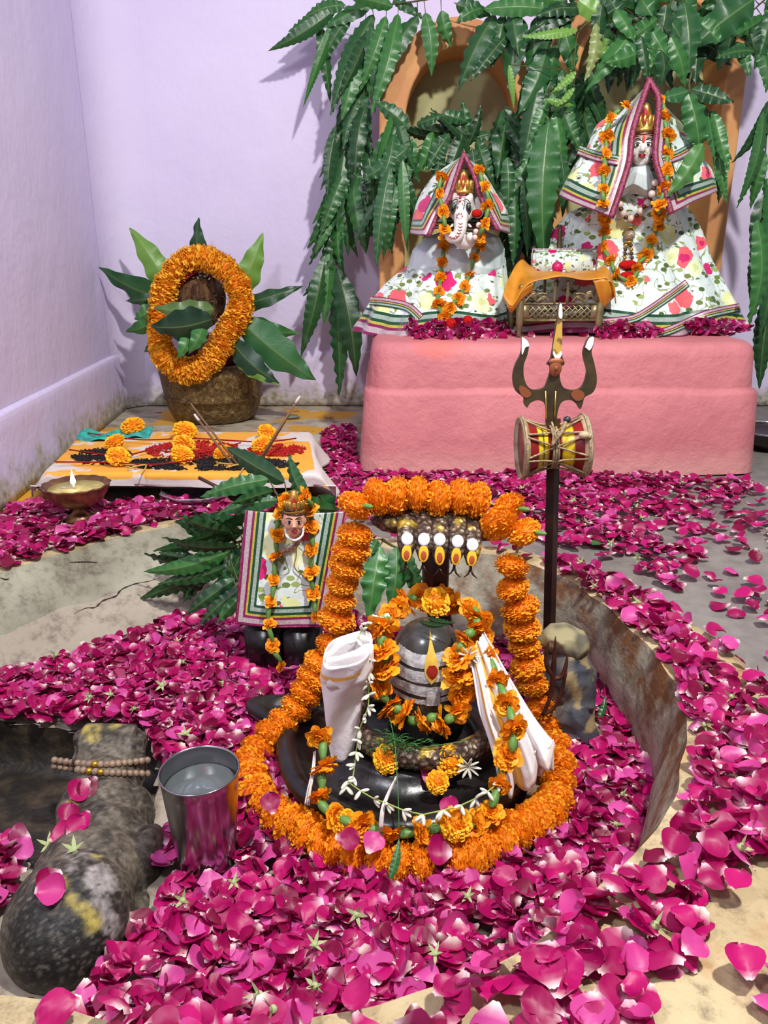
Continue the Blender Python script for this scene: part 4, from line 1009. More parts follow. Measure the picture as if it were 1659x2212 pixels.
def face(parent, u, v, Y, w, h, skin, mustache=False):
    """a modelled face; w, h half sizes in metres; returns the head"""
    c = at(u, v, Y); m = MB()
    m.ell(c + V((0, 0, h * .12)), (w, w * 1.05, h * .88), nu=28, nv=20); m.ell(c + V((0, -w * .18, -h * .45)), (w * .74, w * .72, h * .50)); m.ell(c + V((0, -w * .42, -h * .78)), (w * .30, w * .32, h * .18))
    for s_ in (-1, 1): m.ell(c + V((s_ * w * .48, -w * .58, -h * .18)), (w * .36, w * .30, h * .26)); m.ell(c + V((s_ * w * 1.0, 0, 0)), (w * .12, w * .22, h * .22))
    m.tube([c + V((0, -w * .98, h * .22)), c + V((0, -w * 1.12, -h * .02)), c + V((0, -w * 1.26, -h * .14))], [w * .10, w * .14, w * .20], 10)
    m.ell(c + V((0, -w * 1.14, -h * .17)), (w * .26, w * .15, h * .07)); m.ell(c + V((0, .1 * w, -h * 1.0)), (w * .5, w * .5, h * .5))
    hd = blob(m, 'head', skin, parent, voxel=w / 14, smooth=4)
    for s_ in (-1, 1):
        ec = c + V((s_ * w * .42, -w * .93, h * .16)); m = MB(); m.ell(ec, (w * .26, w * .10, h * .115), nu=20, nv=12); o = m.build('eye', M_marb, parent); 
        m = MB(); m.ell(ec + V((0, -w * .075, 0)), (w * .115, w * .05, h * .10)); q = m.build('pupil', M_blk, parent); q.parent = o
        m = MB(); m.tube(crom([ec + V((-w * .30, -w * .02, -h * .01)), ec + V((0, -w * .10, h * .125)), ec + V((w * .30, -w * .02, -h * .01))], 10), w * .028, 6); q = m.build('eyelid', M_blk, parent); q.parent = o
        m = MB(); m.tube(crom([ec + V((-s_ * w * .30, -w * .04, h * .20)), ec + V((0, -w * .06, h * .32)), ec + V((s_ * w * .34, w * .10, h * .22))], 10), [w * .03 + w * .02 * math.sin(PI * k / 10) for k in range(11)], 6); m.build('eyebrow', M_blk, parent)
    lc = c + V((0, -w * 1.0, -h * .42)); m = MB()
    m.tube(crom([lc + V((-w * .32, w * .06, h * .02)), lc + V((-w * .14, -w * .08, h * .05)), lc + V((0, -w * .10, h * .02)), lc + V((w * .14, -w * .08, h * .05)), lc + V((w * .32, w * .06, h * .02))], 14), [w * .02 + w * .05 * math.sin(PI * k / 14) for k in range(15)], 8)
    m.tube(crom([lc + V((-w * .28, w * .04, 0)), lc + V((0, -w * .10, -h * .07)), lc + V((w * .28, w * .04, 0))], 12), [w * .02 + w * .08 * math.sin(PI * k / 12) for k in range(13)], 8); m.build('lips', M_lip, parent)
    return c
def turn(parent, names, c, amt=1.0):
    ang = -math.atan2(c.x, c.y) * amt; q = c - WL[parent.name]; R = Matrix.Translation(q) @ Matrix.Rotation(ang, 4, 'Z') @ Matrix.Translation(-q); done = set()
    def go(o):
        if o.data is not None and o.data.name not in done: done.add(o.data.name); o.data.transform(R)
        for ch in o.children: go(ch)
    for ch in parent.children:
        if ch.name.split('.')[0] in names: go(ch)
HN = {'head', 'eye', 'pupil', 'eyelid', 'eyebrow', 'lips', 'crown', 'headband', 'forehead_lines', 'forehead_mark', 'nose_ring', 'collar', 'tusk', 'red_face_marks', 'hair'}
def crown(parent, c, w, h, tiers=True):
    m = MB(); m.lathe([(w * 1.04, 0), (w * 1.12, h * .06), (w * 1.04, h * .14), (w * .98, h * .18), (w * .92, h * .40), (w * .80, h * .52), (w * .52, h * .62), (w * .50, h * .70), (w * .30, h * .92), (w * .10, h), (0, h)], c, 36)
    for k in range(7): a = -PI / 2 + (k - 3) * .42; m.ell(c + V((w * 1.0 * math.cos(a), w * 1.0 * math.sin(a), h * .36)), (w * .20, w * .12, h * .20), nu=10, nv=8)
    m.ell(c + V((0, -w * .75, h * .62)), (w * .34, w * .2, h * .30), nu=14, nv=10); o = m.build('crown', M_gold, parent)
    m = MB(); m.ell(c + V((0, -w * .97, h * .58)), (w * .15, w * .08, h * .20)); m.ell(c + V((0, -w * 1.14, h * .32)), (w * .13, w * .06, h * .07))
    for s_ in (-1, 1): m.ell(c + V((s_ * w * .30, -w * .86, h * .52)), (w * .06, w * .06, h * .13), Matrix.Rotation(s_ * .3, 3, 'Y'))
    q = m.build('red_jewels', M_redp, parent); q.parent = o
    m = MB(); m.lathe([(w * 1.06, 0), (w * 1.10, -h * .05), (w * 1.03, -h * .09)], c, 30); m.build('headband', M_brownb, parent)
    return o

# ================================================================== elephant-headed idol
GN = thing('elephant_headed_idol', 'small elephant-headed idol in floral cloth with a pointed maroon-edged veil', 'idol', (at(950, 725, 2.6).x, 2.62, PZ))
rob = loft([(556, 915, 1098, 2.60, .10), (580, 882, 1100, 2.57, .13), (620, 842, 1104, 2.53, .16), (665, 812, 1108, 2.48, .20), (700, 796, 1110, 2.44, .23), (729, 780, 1112, 2.41, .25)], .012, 9, 1).build('robe', M_floral, GN)
sh = loft([(497, 965, 1050, 2.64, .05), (512, 925, 1085, 2.60, .09), (540, 900, 1098, 2.57, .12), (575, 892, 1098, 2.555, .13), (592, 905, 1085, 2.56, .12)], .004, 7, 2, hem=False).build('satin_shirt', M_silk, GN)
cG = Cast(rob, sh)
band(cG, [(800, 640), (840, 644), (885, 655), (914, 680)], 19, GN, flip=True)
def cpt(v_, Y): return v_
vl = veil([[(1001, 335, 2.50), (985, 385, 2.49), (969, 432, 2.48), (948, 460, 2.47), (926, 509, 2.45)], [(1000, 336, 2.53), (960, 380, 2.52), (935, 430, 2.50), (920, 468, 2.49), (906, 508, 2.48)],
           [(998, 338, 2.58), (938, 380, 2.62), (905, 428, 2.62), (893, 468, 2.62), (887, 503, 2.62)], [(1001, 338, 2.66), (960, 372, 2.78), (945, 420, 2.80), (940, 460, 2.80), (940, 495, 2.80)],
           [(1003, 338, 2.66), (1035, 372, 2.78), (1050, 420, 2.80), (1055, 460, 2.80), (1055, 495, 2.80)], [(1005, 338, 2.58), (1046, 378, 2.62), (1076, 424, 2.62), (1096, 460, 2.62), (1099, 505, 2.62)],
           [(1004, 336, 2.53), (1034, 374, 2.52), (1060, 424, 2.50), (1080, 458, 2.50), (1090, 500, 2.50)], [(1003, 335, 2.50), (1022, 374, 2.49), (1038, 425, 2.48), (1052, 456, 2.47), (1076, 498, 2.46)]], GN, M_floral)
m = MB(); m.tube(crom([at(926, 509, 2.445), at(948, 460, 2.465), at(969, 432, 2.475), at(985, 385, 2.485), at(1001, 336, 2.495), at(1003, 336, 2.495), at(1022, 374, 2.485), at(1038, 425, 2.475), at(1052, 456, 2.465), at(1076, 498, 2.455)], 60), .0075, 8)
M_edge = plain('maroon_piping', srgb(110, 24, 54), .4, .1, .5, srgb(150, 60, 90), 160, .5, 200); m.build('veil_piping', M_edge, GN)
hc = at(998, 448, 2.50); w_, h_ = .036, .048; m = MB()
m.ell(hc + V((0, 0, .008)), (.036, .034, .044), nu=28, nv=18); m.ell(hc + V((0, -.012, -.018)), (.031, .028, .030))
for s_ in (-1, 1): m.ell(hc + V((s_ * .016, -.012, .024)), (.018, .018, .022)); m.ell(hc + V((s_ * .048, .014, 0)), (.022, .007, .032)); m.ell(hc + V((s_ * .022, -.016, -.024)), (.012, .012, .012))
TK = crom([at(998, 462, 2.465), at(998, 480, 2.455), at(997, 497, 2.450), at(990, 512, 2.448), at(978, 514, 2.448), at(972, 505, 2.448), at(977, 498, 2.446)], 30)
m.tube(TK, [.023 - .012 * k / 30 for k in range(31)], 14); m.ell(at(1004, 520, 2.50), (.034, .03, .026)); m.ell(at(1018, 512, 2.47), (.014, .012, .014))
blob(m, 'head', M_marb, GN, voxel=.0026, smooth=5)
for s_ in (-1, 1):
    ec = at(998 + s_ * 16.5, 450, 2.466); rot = Matrix.Rotation(s_ * -.12, 3, 'Y')
    m = MB(); m.ell(ec, (.0085, .006, .0165), rot); o = m.build('eye', plain('eye_outline', srgb(60, 70, 60), .3), GN)
    m = MB(); m.ell(ec + V((0, -.004, -.001)), (.0052, .004, .009), rot); q = m.build('pupil', M_blk, GN); q.parent = o
    m = MB(); m.tube(crom([at(998 + s_ * 6, 432, 2.458), at(998 + s_ * 9, 440, 2.455), at(998 + s_ * 7, 452, 2.452)], 8), .0012, 6); m.tube(crom([at(998 + s_ * 7, 430, 2.462), at(998 + s_ * 15, 432, 2.462), at(998 + s_ * 21, 440, 2.47)], 8), .0012, 6); m.build('eyebrow', M_blk, GN)
    m = MB(); tk0 = at(998 + s_ * 17, 486, 2.46); m.tube([tk0, tk0 + V((s_ * .008, -.012, -.006))], [.005, .002], 8); m.build('tusk', M_marb, GN)
m = MB()
for k in range(9): tq = TK[6 + k * 2]; m.tube([tq + V((-.006, -.0205 + .0006 * k, .001)), tq + V((0, -.0225 + .0006 * k, -.002)), tq + V((.006, -.0205 + .0006 * k, .001))], .0011, 5)
m.ell(at(997, 427, 2.452), (.0042, .003, .0042)); m.ell(at(997, 435, 2.450), (.0034, .003, .0034))
for a in range(7): m.ell(at(997 + 6 * math.cos(a * .9), 467 + 6 * math.sin(a * .9), 2.438), (.0022, .002, .0022))
for k in (-1, 0, 1): m.tube(crom([at(985, 424 + k * 4, 2.462), at(997, 421 + k * 4, 2.455), at(1010, 424 + k * 4, 2.462)], 8), .0008, 5)
m.build('red_face_marks', M_redp, GN)
crown(GN, at(1000, 420, 2.50), .030, .070)
turn(GN, HN, hc)
m = MB(); m.ell(at(1030, 461, 2.46), (.016, .013, .012)); m.build('red_pompom', M_redwool, GN)
m = MB()
for k, (u, v) in enumerate([(1034, 486), (1028, 500), (1026, 513), (968, 493), (970, 507)]): m.ell(at(u, v, 2.45), (.0085 if k < 3 else .004,) * 3)
m.build('pearls', M_pearl, GN)
cG2 = Cast(rob, sh)
def onrob(c, pts, off=.014): return [c(u, v, off) for u, v in pts]
top = [at(955, 380, 2.47), at(950, 398, 2.455), at(950, 425, 2.45), at(958, 462, 2.44), at(960, 496, 2.44)]
top2 = [at(1038, 506, 2.44), at(1050, 472, 2.44), at(1054, 425, 2.455), at(1042, 392, 2.465), at(1034, 368, 2.48)]
thin_garland('marigold_garland', 'marigold garland with green calyxes hanging down the elephant-headed idol to its lap', top + onrob(cG2, [(960, 526), (956, 553), (953, 586), (950, 617), (946, 650), (952, 672), (966, 690), (972, 664), (990, 645), (1004, 618), (1015, 590), (1022, 566), (1036, 532)]) + top2, 23, .0205, jit=.5)
for i, (u, v) in enumerate([(974, 700), (1010, 694)]):
    m = MB(); m.ell(cG(u, v, .016), (.018, .016, .018)); tag(m.build('wool_pompom', M_redwool), ['red wool pompom in the petals at the end of the garland on the elephant-headed idol', 'red wool pompom in the petals under the magenta petal heap edge by the floral robe'][i], 'pompom')

# ================================================================== crowned goddess idol
GD = thing('goddess_idol', 'tall white-faced crowned goddess idol in floral cloth with a pointed maroon-edged veil', 'idol', (at(1390, 720, 2.62).x, 2.66, PZ))
rob2 = loft([(402, 1352, 1440, 2.535, .07), (425, 1325, 1470, 2.53, .10), (455, 1265, 1520, 2.53, .15), (500, 1228, 1545, 2.56, .15), (560, 1208, 1566, 2.53, .18), (615, 1185, 1598, 2.49, .21), (665, 1152, 1628, 2.44, .25), (700, 1128, 1646, 2.41, .27), (724, 1112, 1660, 2.40, .28)], .014, 10, 4, NA=300, NR=80).build('robe', M_floral, GD)
bod = loft([(352, 1374, 1406, 2.49, .03), (375, 1360, 1418, 2.47, .05), (404, 1346, 1430, 2.475, .08), (422, 1346, 1436, 2.53, .07)], .004, 9, 5, hem=False, NA=120, NR=30).build('satin_bodice', M_silk, GD)
cD = Cast(rob2)
band(cD, [(1300, 688), (1340, 684), (1375, 676), (1428, 642), (1480, 604)], 17, GD, flip=True)
band(cD, [(1368, 722), (1440, 706), (1520, 672), (1596, 655)], 18, GD, flip=True)
band(cD, [(1300, 726), (1330, 728), (1372, 727)], 14, GD, flip=True)
veil([[(1403, 176, 2.49), (1383, 232, 2.47), (1366, 290, 2.46), (1360, 345, 2.44), (1344, 400, 2.42), (1320, 470, 2.40)], [(1402, 178, 2.52), (1365, 235, 2.49), (1335, 290, 2.48), (1320, 345, 2.46), (1300, 400, 2.45), (1275, 452, 2.44)],
      [(1400, 182, 2.56), (1345, 238, 2.62), (1292, 268, 2.62), (1266, 322, 2.60), (1236, 366, 2.60), (1208, 420, 2.60)], [(1402, 184, 2.64), (1370, 235, 2.80), (1340, 290, 2.84), (1325, 340, 2.85), (1320, 390, 2.85), (1315, 430, 2.85)],
      [(1404, 184, 2.64), (1420, 235, 2.80), (1440, 290, 2.84), (1450, 340, 2.85), (1455, 390, 2.85), (1460, 430, 2.85)], [(1407, 182, 2.56), (1432, 225, 2.62), (1474, 270, 2.62), (1504, 325, 2.60), (1540, 370, 2.60), (1548, 412, 2.60)],
      [(1405, 178, 2.52), (1426, 225, 2.49), (1444, 280, 2.48), (1450, 335, 2.46), (1470, 390, 2.45), (1496, 438, 2.44)], [(1404, 176, 2.49), (1423, 215, 2.47), (1419, 280, 2.46), (1416, 343, 2.44), (1432, 398, 2.42), (1450, 462, 2.40)]], GD, M_floral, NA=110, NR=70)
vl2 = bpy.data.objects['veil.001'] if 'veil.001' in bpy.data.objects else None
m = MB(); m.tube(crom([at(1320, 470, 2.395), at(1344, 400, 2.415), at(1360, 345, 2.435), at(1366, 290, 2.455), at(1383, 232, 2.465), at(1402, 177, 2.485), at(1404, 177, 2.485), at(1423, 215, 2.465), at(1419, 280, 2.455), at(1416, 343, 2.435), at(1432, 398, 2.415), at(1450, 462, 2.395)], 90), .0095, 8); m.build('veil_piping', M_edge, GD)
cV = Cast(vl2)
band(cV, [(1246, 334), (1285, 348), (1334, 358)], 22, GD); band(cV, [(1436, 356), (1470, 345), (1508, 324)], 22, GD)
hc = face(GD, 1388, 322, 2.50, .036, .050, M_marb)
crown(GD, at(1390, 288, 2.50), .034, .082)
m = MB()
for k in range(3): m.tube(crom([hc + V((-.028, -.022, .030 + k * .005)), hc + V((0, -.038, .027 + k * .005)), hc + V((.028, -.022, .030 + k * .005))], 8), .0010, 5)
m.build('forehead_lines', plain('sandal_line', srgb(214, 140, 120), .6), GD)
m = MB(); m.ell(hc + V((.001, -.039, .022)), (.0045, .0025, .011)); m.build('forehead_mark', plain('orange_red_mark', srgb(206, 66, 34), .6), GD)
m = MB(); m.tube([hc + V((.013 + .007 * math.cos(a), -.046, -.008 + .007 * math.sin(a))) for a in [k * PI / 8 for k in range(16)]], .0009, 5, closed=True); m.build('nose_ring', M_gold, GD)
turn(GD, HN, hc)
m = MB(); m.tube(crom([at(1410, 330, 2.50), at(1413, 350, 2.48), at(1410, 366, 2.475)], 10), [.009 - .0005 * k for k in range(11)], 10); m.build('braid', M_blk, GD)
m = MB(); m.ell(at(1411, 343, 2.46), (.0045,) * 3); m.ell(at(1364, 343, 2.46), (.004,) * 3); m.build('ear_pearl', M_pearl, GD)
PN = thing('pearl_necklace', 'pearl and brown bead necklace with a ball pendant and red tassel on the goddess idol', 'necklace', at(1358, 600, 2.44))
for i, (u, v) in enumerate([(1415, 395), (1412, 407), (1408, 419), (1404, 430), (1398, 438), (1391, 447), (1383, 456), (1375, 466), (1362, 472), (1352, 470), (1347, 461), (1342, 452), (1340, 442), (1337, 430)]):
    m = MB(); m.ell(cD(u, v, .016, 2.47) if v > 425 else at(u, v, 2.45), (.0105 if i % 2 == 0 else .007,) * 3); m.build('bead', M_pearl if i % 2 == 0 else M_brownb, PN)
pc = cD(1360, 508, .022); m = MB(); m.ell(pc, (.0165,) * 3); m.build('ball_pendant', plain('studded_ball', srgb(196, 178, 152), .3, .3, .5, srgb(120, 96, 76), 260, .8, 260), PN)
m = MB(); m.lathe([(.004, .024), (.018, .0235), (.018, .0215), (.004, .019)], pc, 24); m.lathe([(.006, -.016), (.014, -.020), (.006, -.024)], pc, 20); m.build('pendant_cap', M_gold, PN)
for k in range(8):
    m = MB(); m.ell(cD(1352 + (k % 2) * 11 - (1 - k % 2) * (k // 2) * .8 + (k % 2) * (k // 2) * .8, 530 + 9 * (k // 2), .014), (.0058,) * 3); m.build('bead', M_brownb if k % 3 else M_gold, PN)
for (u, v, rx, rz_) in ((1357, 572, .030, .014), (1354, 598, .027, .016)): m = MB(); m.ell(cD(u, v, .012), (rx, .014, rz_)); m.build('red_tassel', M_redwool, PN)
gt = [at(1352, 228, 2.46), at(1336, 240, 2.47), at(1318, 258, 2.47), at(1311, 290, 2.46), at(1309, 318, 2.45), at(1306, 352, 2.43), at(1304, 378, 2.42), at(1303, 408, 2.41), at(1303, 440, 2.40)]
gb = onrob(cD, [(1306, 478), (1306, 505), (1304, 536), (1318, 560), (1332, 592), (1366, 606), (1378, 574), (1400, 542), (1408, 515), (1422, 488)])
ge = [at(1424, 452, 2.41), at(1432, 420, 2.41), at(1440, 392, 2.42), at(1440, 362, 2.43), at(1440, 325, 2.45), at(1441, 285, 2.46), at(1434, 258, 2.47), at(1434, 235, 2.48), at(1424, 218, 2.49)]
thin_garland('marigold_garland', 'long marigold garland with green calyxes looped down the front of the goddess idol', gt + gb + ge, 27, .022, jit=.5)

# ================================================================== miniature brass settee with cushions
M_bedb = brass_mat('dull_brass', srgb(150, 136, 98), srgb(104, 92, 66), .4, .55)
BY = 2.40; BD = thing('brass_settee', 'miniature brass settee with pierced lattice front on four turned legs', 'settee', at(1207, 728, BY))
bx0, bx1 = at(1122, 700, BY).x, at(1293, 700, BY).x; by1 = BY + .16
zt = at(1207, 664, BY).z; zb = at(1207, 692, BY).z; zpost = at(1207, 614, BY).z; zt2 = at(1207, 655, BY).z
for x in (bx0, bx1):
    for y in (BY, by1):
        m = MB(); m.lathe([(.004, PZ), (.008, PZ + .002), (.0065, PZ + .010), (.0095, PZ + .030), (.0115, zb - .01), (.0115, zt + .012), (.0085, zt + .022), (.0105, zt + .034), (.007, zpost - .012), (.009, zpost - .006), (.004, zpost), (0, zpost)], (x, y, 0), 14); m.build('leg', M_bedb, BD)
for y, nm in ((BY, 'front_panel'), (by1, 'back_panel')):
    m = MB(); wd = bx1 - bx0
    z_a, z_b = zb, at(1207, 656, BY).z
    for z in (z_a, z_b): m.box((bx0 + wd / 2, y, z), (wd, .008, .006))
    hh = z_b - z_a; nD = 11
    for k in range(-1, nD + 2):
        for s_ in (-1, 1):
            xa = bx0 + .02 + (wd - .04) * k / nD; xb = xa + s_ * hh * 1.0
            pa, pb_ = V((xa, y, z_a)), V((xb, y, z_b))
            if bx0 <= xb <= bx1 and bx0 <= xa <= bx1: m.tube([pa, pb_], .0030, 5)
    for x in (bx0 + .014, bx1 - .014): m.box((x, y, (z_a + z_b) / 2), (.028, .006, hh))
    # pierced scroll work: two swans facing out and a pair of spindles
    for s_ in (-1, 1):
        cx_ = bx0 + wd / 2
        S = lambda a, b: V((cx_ + s_ * a * wd / 2, y, z_b + b))
        m.tube(crom([S(.28, .004), S(.42, .022), S(.58, .006), S(.66, .020), S(.50, .030), S(.36, .028)], 24), .0032, 6)
        m.tube(crom([S(.92, .002), S(.74, .026), S(.62, .030), S(.80, .038), S(.90, .044), S(.93, .056), S(.84, .062), S(.78, .052)], 30), .0036, 6)
        m.ell(S(.72, .026), (.018, .003, .009), Matrix.Rotation(-s_ * .3, 3, 'Y')); m.ell(S(.48, .014), (.014, .003, .006), Matrix.Rotation(s_ * .4, 3, 'Y'))
        m.lathe([(.006, 0), (.0045, .02), (.006, .03), (.004, .05), (.006, .058), (.003, .068), (0, .068)], S(.16, 0), 10)
    m.build(nm, M_bedb, BD)
m = MB(); m.box(((bx0 + bx1) / 2, (BY + by1) / 2, zb + .004), (bx1 - bx0, by1 - BY, .004)); m.build('seat', M_bedb, BD)
M_osat = plain('orange_satin', srgb(206, 138, 36), .42, 0, .5, srgb(186, 118, 30), 10); 
cu = MB(); F = crom([at(1086, 640, 2.39), at(1104, 662, 2.37), at(1128, 628, 2.37), at(1160, 606, 2.37), at(1200, 598, 2.37), at(1250, 603, 2.37), at(1296, 602, 2.37), at(1322, 612, 2.37), at(1330, 655, 2.39)], 60)
B_ = crom([at(1112, 575, 2.50), at(1130, 562, 2.52), at(1146, 574, 2.54), at(1165, 590, 2.55), at(1200, 592, 2.56), at(1250, 592, 2.56), at(1285, 585, 2.55), at(1305, 578, 2.52), at(1322, 600, 2.48)], 60)
def drf(a, b):
    p = F[int(a * 60)].lerp(B_[int(a * 60)], b); p.z += .010 * math.sin(PI * b) + .003 * math.sin(25 * a + 6 * b); return p
cu.grid(drf, 60, 16)
F2 = crom([at(1282, 606, 2.372), at(1305, 603, 2.372), at(1326, 614, 2.38)], 20); G2 = crom([at(1300, 668, 2.40), at(1306, 664, 2.40), at(1328, 640, 2.40)], 20)
cu.grid(lambda a, b: F2[int(a * 20)].lerp(G2[int(a * 20)], b) + V((0, -.006 * math.sin(PI * b) + .003 * math.sin(9 * a), 0)), 20, 10)
F3 = crom([at(1088, 642, 2.388), at(1104, 664, 2.372), at(1126, 630, 2.372), at(1152, 612, 2.372)], 20); G3 = crom([at(1098, 668, 2.392), at(1106, 674, 2.39), at(1126, 648, 2.39), at(1150, 628, 2.39)], 20)
cu.grid(lambda a, b: F3[int(a * 20)].lerp(G3[int(a * 20)], b), 20, 6)
o = cu.build('satin_throw', M_osat, solid=.003); tag(o, 'orange satin throw draped over the miniature brass settee', 'cloth')
m = MB(); q = at(1217, 568, 2.55); m.box(q, (.205, .030, .085), Matrix.Rotation(-.22, 3, 'X'), bev=.012, col=(1, 0, 0)); o = m.build('floral_cushion', M_floral2); tag(o, 'floral printed back cushion standing on the miniature brass settee', 'cushion')
M_glit = plain('silver_glitter_trim', srgb(206, 190, 186), .3, .6, .5, srgb(120, 100, 100), 200, .5, 200)
m = MB(); z1_ = .041; m.tube([q + V(c_) for c_ in ((-.102, -.016, -z1_), (-.102, -.008, z1_), (.102, -.008, z1_), (.102, -.016, -z1_))], .003, 6); e_ = m.build('piping', M_glit, o)
for k, (u, v, r) in enumerate([(1204, 577, .017), (1190, 586, .009), (1218, 588, .010)]):
    m = MB(); c_ = at(u, v, 2.47); m.ell(c_, (r, r, r)); m.ell(c_ + V((0, 0, -r)), (r * 1.2, r * 1.2, r * .4))
    tag(m.build('tiny_idol', plain('magenta_satin%d' % k, srgb(196, 20, 96), .4) if k == 0 else M_glit), ['round magenta dressed tiny idol seated on the orange throw', 'tiny silver idol at the foot of the round magenta one', 'tiny silver idol beside the magenta one nearer the marigold strand'][k], 'idol')
m = MB(); m.lathe([(.020, 0), (.012, .006), (.006, .016), (.010, .03), (.006, .05), (.009, .062), (.004, .085), (0, .09)], at(1207, 548, 2.62), 18); m.ell(at(1208, 545, 2.62), (.04, .02, .006)); tag(m.build('brass_lamp', M_dbrass), 'small dark brass lamp stand behind the floral cushion', 'lamp')

# ================================================================== small goddess with square cloth, in the basin
SB = MB(); p = at(610, 1425, 1.30)
SB.box((at(575, 1390, 1.31).x, 1.33, (ZB + at(575, 1348, 1.30).z) / 2), (.075, .09, at(575, 1348, 1.30).z - ZB), bev=.008); SB.box((at(650, 1390, 1.31).x, 1.33, (ZB + at(650, 1352, 1.30).z) / 2), (.075, .09, at(650, 1352, 1.30).z - ZB), bev=.008)
tag(SB.build('stone_block', M_basalt), 'squat black stone block carrying the small goddess with the square cloth', 'stone')
DV = thing('small_goddess_idol', 'small pink-faced crowned goddess head above a square floral cloth with sequinned borders', 'idol', at(610, 1350, 1.30))
A0, A1, A2, A3 = at(532, 1102, 1.335), at(748, 1104, 1.335), at(700, 1352, 1.285), at(509, 1348, 1.285)
Wd, Hd = (A1 - A0).length, (A3 - A0).length
def pan(a, b):
    p = (A0.lerp(A1, a)).lerp(A3.lerp(A2, a), b); p.y -= .016 * math.sin(PI * a) * (1 - .5 * b) + .002 * math.sin(9 * a + 5 * b); return p
m = MB(); m.grid(pan, 90, 90, lambda a, b: (min(a * Wd, (1 - a) * Wd, (1 - b) * Hd) / .080, 0, 0)); pn = m.build('square_cloth', M_floral3, DV, solid=.003)
m = MB(); m.tube([pan(0, 0), pan(0, .5), pan(0, 1), pan(.5, 1), pan(1, 1), pan(1, .5), pan(1, 0)], .0022, 6); m.build('cloth_piping', M_edge, DV)
SK = plain('pink_painted_face', srgb(222, 160, 132), .4, 0, .45)
hc = face(DV, 635, 1126, 1.275, .0195, .027, SK)
crown(DV, at(636, 1105, 1.275), .0170, .040)
m = MB(); m.ell(hc + V((0, .006, .006)), (.0215, .018, .025)); m.ell(hc + V((0, -.002, .024)), (.0185, .016, .006)); m.build('hair', M_blk, DV)
m = MB(); m.tube(crom([hc + V((-.016, -.006, -.012)), hc + V((-.013, -.012, -.024)), hc + V((0, -.016, -.030)), hc + V((.013, -.012, -.024)), hc + V((.016, -.006, -.012))], 14), .0022, 6); m.build('collar', M_marb, DV)
turn(DV, HN, hc)
cP = Cast(pn)
m = MB(); m.ell(hc + V((0, -.0175, .009)), (.0016,) * 3); m.build('forehead_mark', M_redp, DV)
NKL = [(652, 1150), (648, 1160), (643, 1168), (637, 1176), (630, 1183), (622, 1188), (614, 1190)]
t_ = thing('bead_necklace', 'short string of pink-brown beads on the small goddess', 'necklace', cP(614, 1190, .006))
M_pkb = plain('pink_brown_bead', srgb(160, 110, 92), .3)
for u, v in NKL: m = MB(); m.ell(cP(u, v, .008), (.0042,) * 3); m.build('bead', M_pkb, t_)
m = MB(); m.tube(crom([cP(*q, .005) for q in [(640, 1172), (640, 1200), (636, 1225), (650, 1240), (672, 1255)]], 20), .0012, 5); m.build('chain', M_gold, t_)
thin_garland('marigold_garland', 'thin marigold garland with green calyxes draped over the small goddess and her square cloth', [at(608, 1440, 1.24), at(604, 1425, 1.245), at(590, 1402, 1.25), at(585, 1368, 1.255)] + [cP(u, v, .010) for u, v in ((580, 1325), (590, 1275), (594, 1225), (597, 1180), (600, 1148), (604, 1115))] +
    [at(618, 1082, 1.28), at(640, 1068, 1.29), at(666, 1080, 1.28)] + [cP(u, v, .010) for u, v in ((672, 1110), (672, 1136), (674, 1176), (672, 1232), (676, 1282), (684, 1330))], 15, .0155, jit=.5)
